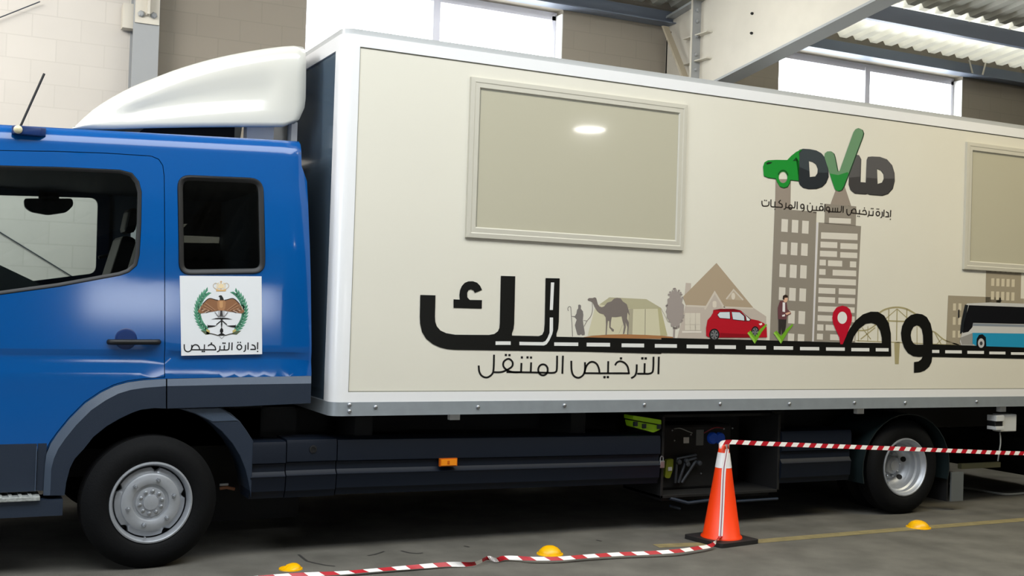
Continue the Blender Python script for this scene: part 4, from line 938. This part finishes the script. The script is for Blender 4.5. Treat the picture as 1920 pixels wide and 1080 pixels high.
# ---- wheels
def wheel(X, front):
    c = Vector((X, 0, .3835)); R = .3835; y0 = .085 if front else .11
    tp = [(.225, .035), (.236, .012), (.262, .0), (.30, -.004), (.335, .004), (.358, .022), (.371, .034)]
    wdt = .215 if front else .49
    g_ = []
    for k in range(4): s0 = .045+k*(.215-.09)/4; g_ += [(R, s0), (R, s0+.022), (R-.008, s0+.024), (R-.008, s0+.029)]
    tp += g_+[(.371, .215-.034), (.335, .215-.004), (.262, .215), (.225, .18)]
    b = MB(); b.lathe([(r, y) for r, y in tp], (0, 0, 0), (0, 1, 0), 72, M['rubber'], None, True)
    if not front: b.lathe([(r, y+.26) for r, y in tp], (0, 0, 0), (0, 1, 0), 72, M['rubber'], None, True)
    rr_ = bpy.data.objects.new('wheel', None)
    b2 = MB()
    if front:
        pf = [(.219, .045), (.232, .016), (.236, .012), (.234, .006), (.225, .004), (.219, .010), (.214, .03), (.208, .05)]
        b2.lathe(pf, (0, 0, 0), (0, 1, 0), 72, M['rim'], None, True)
        b2.lathe([(.214, .03), (.211, .06), (.208, .085), (.20, .09)], (0, 0, 0), (0, 1, 0), 72, M['rimdark'], None, True)
        # disc with five notches round its edge
        n = 120; ringo = []
        for k in range(n):
            a = 2*PI*k/n; d = min(abs(((a-math.radians(o)+PI) % (2*PI))-PI) for o in (10, 82, 154, 226, 298)); rr2 = .204-(.020*max(0, 1-(d/.12)**2) if d < .12 else 0)
            ringo.append(rr2)
        lv = [[(ringo[k], .066) for k in range(n)], [(ringo[k]-.005, .047) for k in range(n)], [(.170, .038)]*n, [(.166, .025)]*n, [(.155, .020)]*n, [(.112, .018)]*n, [(.104, .022)]*n, [(.100, .034)]*n, [(.088, .035)]*n, [(.084, .028)]*n, [(.046, .026)]*n, [(.043, .018)]*n, [(.02, .016)]*n, [(.0008, .016)]*n]
        vs = [(r*math.cos(2*PI*k/n), y, r*math.sin(2*PI*k/n)) for L in lv for k, (r, y) in enumerate(L)]
        b2.add(vs, [(j*n+k, j*n+(k+1) % n, (j+1)*n+(k+1) % n, (j+1)*n+k) for j in range(len(lv)-1) for k in range(n)], M['rim'])
        b2.lathe([(.2, .1), (.001, .1)], (0, 0, 0), (0, 1, 0), 40, M['chassis'], None, True)
    else:
        pf = [(.219, .045), (.236, .012), (.234, .005), (.225, .004), (.219, .012), (.214, .03), (.203, .040), (.200, .075), (.187, .086), (.185, .118), (.176, .135)]
        b2.lathe(pf, (0, 0, 0), (0, 1, 0), 72, M['rim'], None, True)
        n = 96
        lv = [(.176, .135), (.166, .160), (.136, .192), (.126, .195), (.118, .188), (.076, .187), (.073, .150), (.064, .138), (.046, .134), (.042, .122), (.0008, .118)]
        b2.lathe(lv, (0, 0, 0), (0, 1, 0), n, M['rim'], None, True)
        for k in range(6):
            a = 2*PI*(k+.25)/6; ca, sa = math.cos(a), math.sin(a); b2.lathe([(.023, -.004), (.023, .003), (.0005, .003)], (.151*ca, .176, .151*sa), (-.73*ca, -.68, -.73*sa), 16, M['chassis'])
    rot = Matrix.Translation((X, y0, .3835)) @ Matrix.Rotation(math.radians(3 if front else 0), 4, 'Z')
    for bb in (b, b2): bb.v = [tuple(rot @ Vector(v)) for v in bb.v]
    ty = b.build('tyre', T, 40); rm = b2.build('wheel_rim', T, 35)
    if front:
        proto = None
        for k in range(6):
            a = math.radians(14+60*k); p = rot @ Vector((.132*math.cos(a), .019, .132*math.sin(a)))
            bb = MB(); bb.lathe([(.015, 0), (.014, .004), (.010, .005), (.010, .018), (.006, .024)], p, (0, -1, 0), 6, M['nut']); bb.build('wheel_nut', rm)
        for k in range(10):
            a = 2*PI*(k+.3)/10; p = rot @ Vector((.064*math.cos(a), .027, .064*math.sin(a)))
            bb = MB(); bb.lathe([(.012, 0), (.011, .012), (.004, .016)], p, (0, -1, 0), 10, M['nut']); bb.build('hub_bolt', rm, 50)
        p = rot @ Vector((-.03, .02, -.197)); bb = MB(); bb.lathe([(.005, 0), (.005, .03), (.003, .034)], p, (0, -1, 0), 8, M['nut']); bb.build('valve', rm)
    else:
        for k in range(10):
            a = 2*PI*k/10; p = rot @ Vector((.097*math.cos(a), .187, .097*math.sin(a)))
            bb = MB(); bb.lathe([(.012, 0), (.011, .02), (.005, .026)], p, (0, -1, 0), 6, M['nut']); bb.build('wheel_nut', rm)
wheel(1.115, True); wheel(7.035, False)
# wheels on the far side
for X, y, wd in ((1.115, 2.05, .22), (7.035, 1.75, .5)):
    b = MB(); b.lathe([(.22, 0), (.36, 0), (.3835, .03), (.3835, wd-.03), (.36, wd), (.22, wd)], (X, y, .3835), (0, 1, 0), 48, M['rubber']); b.build('tyre', T, 40)

# ---- rear mudguard, flap, socket box
b = MB(); R = .47; n = 18; vs = []
for k in range(n+1):
    a = math.radians(200-k*215/n+0) if False else math.radians(195-k*210/n)
    for rr2, y in ((R-.008, .10), (R, .10), (R, .60), (R-.008, .60)): vs.append((7.035+rr2*math.cos(a)*1.02, y, .3835+rr2*math.sin(a)*.93))
b.add(vs, [(k*4+i, k*4+(i+1) % 4, k*4+4+(i+1) % 4, k*4+4+i) for k in range(n) for i in range(4)], M['darkgreen']); b.build('wheel_arch_cover', T, 40)
b = MB(); p0, p1 = at(1776, 885, .15), at(1797, 938, .15); b.box(7.53, 7.545, .14, .62, p1.z, .5, M['chassis']); b.box(p0.x+.02, p1.x+.02, .12, .135, p1.z, p0.z, mat('grey_flap', (92, 96, 96), .7)); b.build('mud_flap', T)
b = MB(); p0, p1 = at(1877, 777, .05), at(1906, 809, .05); b.box(p0.x, p1.x, .05, .14, p1.z, p0.z, M['lightgrey']); q0, q1 = at(1867, 779, .03), at(1884, 806, .03)
sb = b.build('socket_box', T, bevel=.008)
b = MB(); b.box(q0.x, q1.x-.02, .02, .12, q0.z-.05, q0.z, M['lightgrey']); b.box(q0.x, q1.x-.02, .035, .12, q1.z+.03, q0.z-.05, M['black']); b.box(q0.x, q1.x-.02, .02, .12, q1.z, q1.z+.03, M['lightgrey']); b.build('socket_cover', sb, bevel=.004)
b = MB(); b.tube(cat_rom([at(1875, 811, .08), at(1876, 830, .07), at(1873, 850, .08), at(1871, 864, .1)], 4), .006, M['wire']); b.build('socket_cable', sb)
b = MB(); p0, p1 = at(1803, 870, .3), at(1876, 876, .3); b.box(p0.x, p1.x, .3, .34, p1.z, p0.z, mat('rail_olive', (88, 86, 62), .6)); b.build('rear_bracket', T)

b = MB(); b.box(9.25, 9.6, .15, 2.40, .14, .93, M['chassis']); b.box(9.2, 9.25, .3, 2.2, .34, .5, M['chassis']); b.build('tail_lift', T)  # assumed tail lift, hung low to keep the view below dark

# ---- generator cabinet
YG = .14
gl, gr = at(1242, 800, YG).x, at(1464, 800, YG).x; gz0, gz1 = .235, .83
b = MB(); t = .022
for q in ((gl, gl+t, YG, YG+.5, gz0, gz1), (gr-t, gr, YG, YG+.5, gz0, gz1), (gl, gr, YG, YG+.5, gz0, gz0+t), (gl, gr, YG+.48, YG+.5, gz0, gz1), (gl, gr, YG+.1, YG+.5, gz1-t, gz1)): b.box(*q, M['chassis'])
cabn = b.build('generator_cabinet', T, bevel=.003)
for xx in (gl+.03, gr-.25): pass
b = MB(); b.tube([at(1256, 934, .15), at(1290, 943, .12), at(1330, 938, .12)], .012, M['plastic'], 8); b.tube([at(1380, 940, .14), at(1458, 935, .14)], .010, M['plastic'], 8); b.tube([at(1256, 948, .2), at(1275, 954, .2)], .01, M['plastic']); b.box(gl+.05, gr-.05, .2, .5, gz0-.03, gz0, M['chassis']); b.build('cabinet_rail', T)
G = thing('generator', 'black generator with two blue sockets in the open cabinet behind the cone', 'generator', (gl+.4, .45, gz0+t))
b = MB(); b.box(gl+.05, gl+.78, .34, .60, gz0+t, .74, M['chassis']); body = b.build('generator_body', G, bevel=.02)
YF = .34
def gbox(name, x0, y0, x1, y1, m, d=.01, par=G):
    a, c = at(x0, y0, YF-d), at(x1, y1, YF-d); b = MB(); b.box(a.x, c.x, YF-d, YF+.002, c.z, a.z, m); return b.build(name, par, bevel=.002)
gbox('rating_label', 1282, 820, 1292, 831, M['paper'], .004); lb = gbox('control_plate', 1306, 806, 1319, 835, mat('plate_grey', (96, 98, 96), .5), .004)
for k in range(4): gbox('plate_line', 1308, 809+k*6, 1317, 811+k*6, mat('plate_light%d' % k, (150, 150, 146), .5), .006, lb) if False else None
for x in (1339, 1352):
    p = at(x, 822, YF-.03); b = MB(); b.lathe([(.045, 0), (.045, .02), (.038, .03), (.001, .032)], p+Vector((0, .03, 0)), (0, -1, 0), 24, M['socket']); b.build('socket', G, 50)
p = at(1254, 878, YF); b = MB(); b.prism([at(x, y, YF-.03) for x, y in rquad([(1250, 862), (1263, 860), (1262, 880), (1256, 897), (1247, 896)], 3)], (0, .03, 0), mat('fuel_cap_lime', (122, 132, 24), .5)); b.build('air_filter', G, bevel=.004)
gbox('warning_label', 1253, 876, 1260, 883, M['paper'], .034)
b = MB()
for k in range(3): b.tube([at(1266+k*6, 905, YF-.02), at(1270+k*16, 860+k*4, YF-.04), at(1305, 853+k*6, YF-.03)], .012, M['rimdark'], 8)
for x, y in ((1272, 866), (1286, 864), (1288, 870), (1310, 868)): p = at(x, y, YF-.05); b.lathe([(.02, 0), (.018, .02), (.005, .025)], p, (0, -1, 0), 12, M['rimdark'])
b.build('engine_fins', G, 50)
for xx, yy in ((1261, 807), (1265, 826), (1296, 815), (1374, 803), (1358, 804), (1315, 888)):
    p = at(xx, yy, YF-.006); b = MB(); b.lathe([(.007, 0), (.006, .006), (.002, .008)], p+Vector((0, .006, 0)), (0, -1, 0), 10, M['nut']); b.build('screw', G)
b = MB(); b.tube(cat_rom([at(1264, 804, .3), at(1275, 803, .27), at(1288, 808, .27), at(1298, 812, .33)], 4), .004, M['wire'], 6); b.build('wiring', G)
b = MB(); b.tube(cat_rom([at(1320, 812, .33), at(1340, 802, .27), at(1356, 803, .33)], 4), .004, mat('red_wire', (130, 20, 24), .5), 6); b.build('wiring', G)
# padlock
p = at(1240.5, 869, YG-.02)
PL = thing('padlock', 'small silver padlock hanging on the left edge of the generator cabinet', 'padlock', p)
b = MB(); b.box(p.x-.02, p.x+.02, p.y-.012, p.y+.012, p.z-.032, p.z+.02, M['nut']); b.build('lock_body', PL, bevel=.004)
b = MB(); b.tube([(p.x+.013*math.cos(a), p.y, p.z+.03+.022*math.sin(a)) for a in [PI*k/10 for k in range(11)]], .004, M['nut'], 6)
b.tube([(p.x-.013, p.y, p.z+.015), (p.x-.013, p.y, p.z+.032)], .004, M['nut'], 6); b.tube([(p.x+.013, p.y, p.z+.015), (p.x+.013, p.y, p.z+.032)], .004, M['nut'], 6); b.build('shackle', PL)
# lime case hanging under the floor
LC = thing('tool_case', 'lime green plastic case strapped under the box floor left of the generator', 'case', at(1215, 810, .12))
b = MB(); b.prism([at(x, y, .12) for x, y in rquad([(1187, 779), (1240, 787.5), (1240, 796.5), (1187, 787)], 2)], (0, .12, 0), M['lime']); b.build('case_lid', LC, bevel=.006)
b = MB(); b.prism([at(x, y, .125) for x, y in rquad([(1187, 789), (1240, 798.5), (1237, 806), (1225, 811), (1190, 801)], 2)], (0, .11, 0), M['lime']); b.build('case_body', LC, bevel=.006)
for x, y in ((1192, 795), (1208, 799), (1236, 800)):
    a = at(x, y, .115); b = MB(); b.box(a.x-.014, a.x+.014, .11, .13, a.z-.016, a.z+.016, M['plastic']); b.build('latch', LC)

# ================================================================== cone, tape, studs, cable
cb = Vector((4.90, -.285, 0))
CN = thing('traffic_cone', 'orange traffic cone with white band on a black square base beside the truck', 'cone', cb)
b = MB(); hs = .185; yaw = math.radians(8)
def cpt(x, y, z): return Vector((cb.x+x*math.cos(yaw)-y*math.sin(yaw), cb.y+x*math.sin(yaw)+y*math.cos(yaw), z))
sq = rquad([(-hs, -hs), (hs, -hs), (hs, hs), (-hs, hs)], .03, 4)
b.prism([cpt(x, y, 0) for x, y in sq], (0, 0, .03), M['conebase']); b.build('cone_base', CN, bevel=.006)
zz = [.03, .05, .40, .545, .645, .685]
rad = lambda z: .128-(z-.05)*(.128-.030)/(.685-.05)
b = MB(); b.lathe([(.144, .028), (.142, .04), (.129, .05), (rad(.40), .40), (rad(.545), .545), (rad(.60), .60), (rad(.68), .68), (rad(.68)-.008, .687), (.012, .69)], cb, (0, 0, 1), 48, M['cone']); b.build('cone_body', CN, 50)
b = MB(); b.lathe([(rad(.513)+.0015, .513), (rad(.617)+.0015, .617)], cb, (0, 0, 1), 48, M['band'], None, True); b.build('reflective_band', CN, 50)

def tape(bb, path, wd, ups, period=.175, skew=.6, start=0, only=None):
    P = [Vector(p) for p in path]; L = 0; S_ = [0]
    for a, c in zip(P, P[1:]): L += (c-a).length; S_.append(L)
    def ev(s):
        s = max(0, min(L, s))
        for i in range(len(P)-1):
            if s <= S_[i+1]+1e-9:
                t = (s-S_[i])/max(1e-9, S_[i+1]-S_[i]); return P[i].lerp(P[i+1], t), ups[i].lerp(ups[i+1], t).normalized()
        return P[-1], ups[-1]
    half = period/2; s = -start
    k = 0
    while s < L:
        m = M['tred'] if k % 2 else M['twhite']
        if only: m = only
        N = 6
        for j in range(N):
            vs = []
            for e in (s+half*j/N, s+half*(j+1)/N):
                for sgn in (-1, 1):
                    p, u = ev(e+sgn*skew*wd/2); vs.append(p+u*sgn*wd/2)
            bb.add(vs, [(0, 1, 3, 2)], m)
        s += half; k += 1
tb = MB()
V = Vector
topc = V((cb.x, cb.y, .665))
up_path = [at(1348, 838, -.335), at(1362, 829, -.34), at(1440, 832, -.33), at(1600, 838, -.31), at(1760, 844, -.30), at(1920, 850, -.28), at(2150, 852, -.26)]
tape(tb, cat_rom(up_path, 5), .031, [V((0, .25, 1)).normalized()]*(5*6+1), .112, 1.0, .0)
tb2 = MB()
# round the top of the cone
ringp = [V((cb.x+(rad(.655)+.004)*math.cos(a), cb.y+(rad(.655)+.004)*math.sin(a), .662+.008*math.sin(2*a))) for a in [2*PI*k/24-PI/2 for k in range(25)]]
tape(tb, ringp, .045, [V((0, 0, 1))]*25, .6, 0, 0, M['twhite'])
def cs(z, a, e=.004): return V((cb.x+(rad(z)+e)*math.cos(a), cb.y+(rad(z)+e)*math.sin(a), z))
dn = [(.645, -1.62), (.60, -1.85), (.53, -2.12), (.44, -2.20), (.30, -2.22), (.18, -2.24), (.06, -2.26)]
dnp = cat_rom([cs(z, a, .004 if z > .1 else .012) for z, a in dn], 5); da = cat_rom([V((a, 0, 0)) for z, a in dn], 5)
tape(tb2, dnp, .028, [V((-math.sin(a.x), math.cos(a.x), .02)) for a in da], .42, .6, .05, M['twhite'])
tape(tb2, [p+V((-.003, -.003, 0)) for p in dnp], .006, [V((-math.sin(a.x), math.cos(a.x), .02)) for a in da], .42, .6, .05, M['mauve'])
fl_px = [(1335, 1022), (1305, 1028), (1270, 1033), (1210, 1037), (1160, 1039), (1100, 1043), (1050, 1047), (1000, 1047.5), (965, 1046), (945, 1046), (930, 1050), (915, 1046), (898, 1054), (880, 1058), (840, 1058), (800, 1061), (750, 1065), (700, 1069), (640, 1074), (580, 1077), (520, 1081), (420, 1090), (250, 1105)]
fpp = [dnp[-1]]; ups = [V((.7, -.6, .2)).normalized()]
for i, (x, y) in enumerate(fl_px):
    z = .035 if i < 3 else (.03 if i < 8 else .022); fpp.append(at_z(x, y, z))
    tw = (0 if i < 8 else (1.2 if 9 < i < 14 else .25*math.sin(i)))
    ups.append(V((.1*math.sin(i*1.7), math.cos(.7+tw), math.sin(.7+tw))).normalized())
fp2 = cat_rom(fpp, 4); up2 = cat_rom(ups, 4)
tape(tb2, fp2, .029, up2, .175, 1.0, .1)
tag(tb.build('barrier_tape', fixn=False), 'red and white barrier tape stretched tight from the cone top to the right', 'tape')
tag(tb2.build('barrier_tape', fixn=False), 'red and white barrier tape running down the cone and trailing over the floor', 'tape')

def stud(x, y, lb, dia=.155, h=.055, broken=False):
    p = at_z(x, y, 0); o = thing('road_stud', lb, 'road stud', p, 'yellow studs along the floor line')
    b = MB(); pr = [(dia*.5, 0), (dia*.49, .008), (dia*.44, h*.45), (dia*.33, h*.75), (dia*.18, h*.95), (.0006, h)]
    b.lathe(pr, p, (0, 0, 1), 28, M['stud'])
    if broken: b.v = [(vx, vy, vz*(1 if vx > p.x-.02 else .55)+.006*math.sin(40*vx)*(vz > .01)) for vx, vy, vz in b.v]
    b.build('dome', o, 50)
    b = MB(); b.lathe([(dia*.56, 0), (dia*.55, .006), (dia*.48, .008)], p, (0, 0, 1), 28, M['stud']); b.build('base_ring', o)
    return o
stud(1031, 1039, 'rounded yellow road stud on the floor just left of the cone')
stud(1722, 989, 'rounded yellow road stud on the floor near the rear wheel', .165)
stud(545, 1067, 'chipped yellow road stud on the floor nearest the front wheel', .125, .032, True)
b = MB(); cp = [at_z(x, y, .012) for x, y in ((1780, 906), (1800, 913), (1830, 918), (1870, 925), (1895, 927), (1930, 924), (2000, 920))]
b.tube(cat_rom(cp, 5), .011, M['wire'], 8); tag(b.build('power_cable'), 'pale grey power cable lying on the floor behind the rear wheel', 'cable')
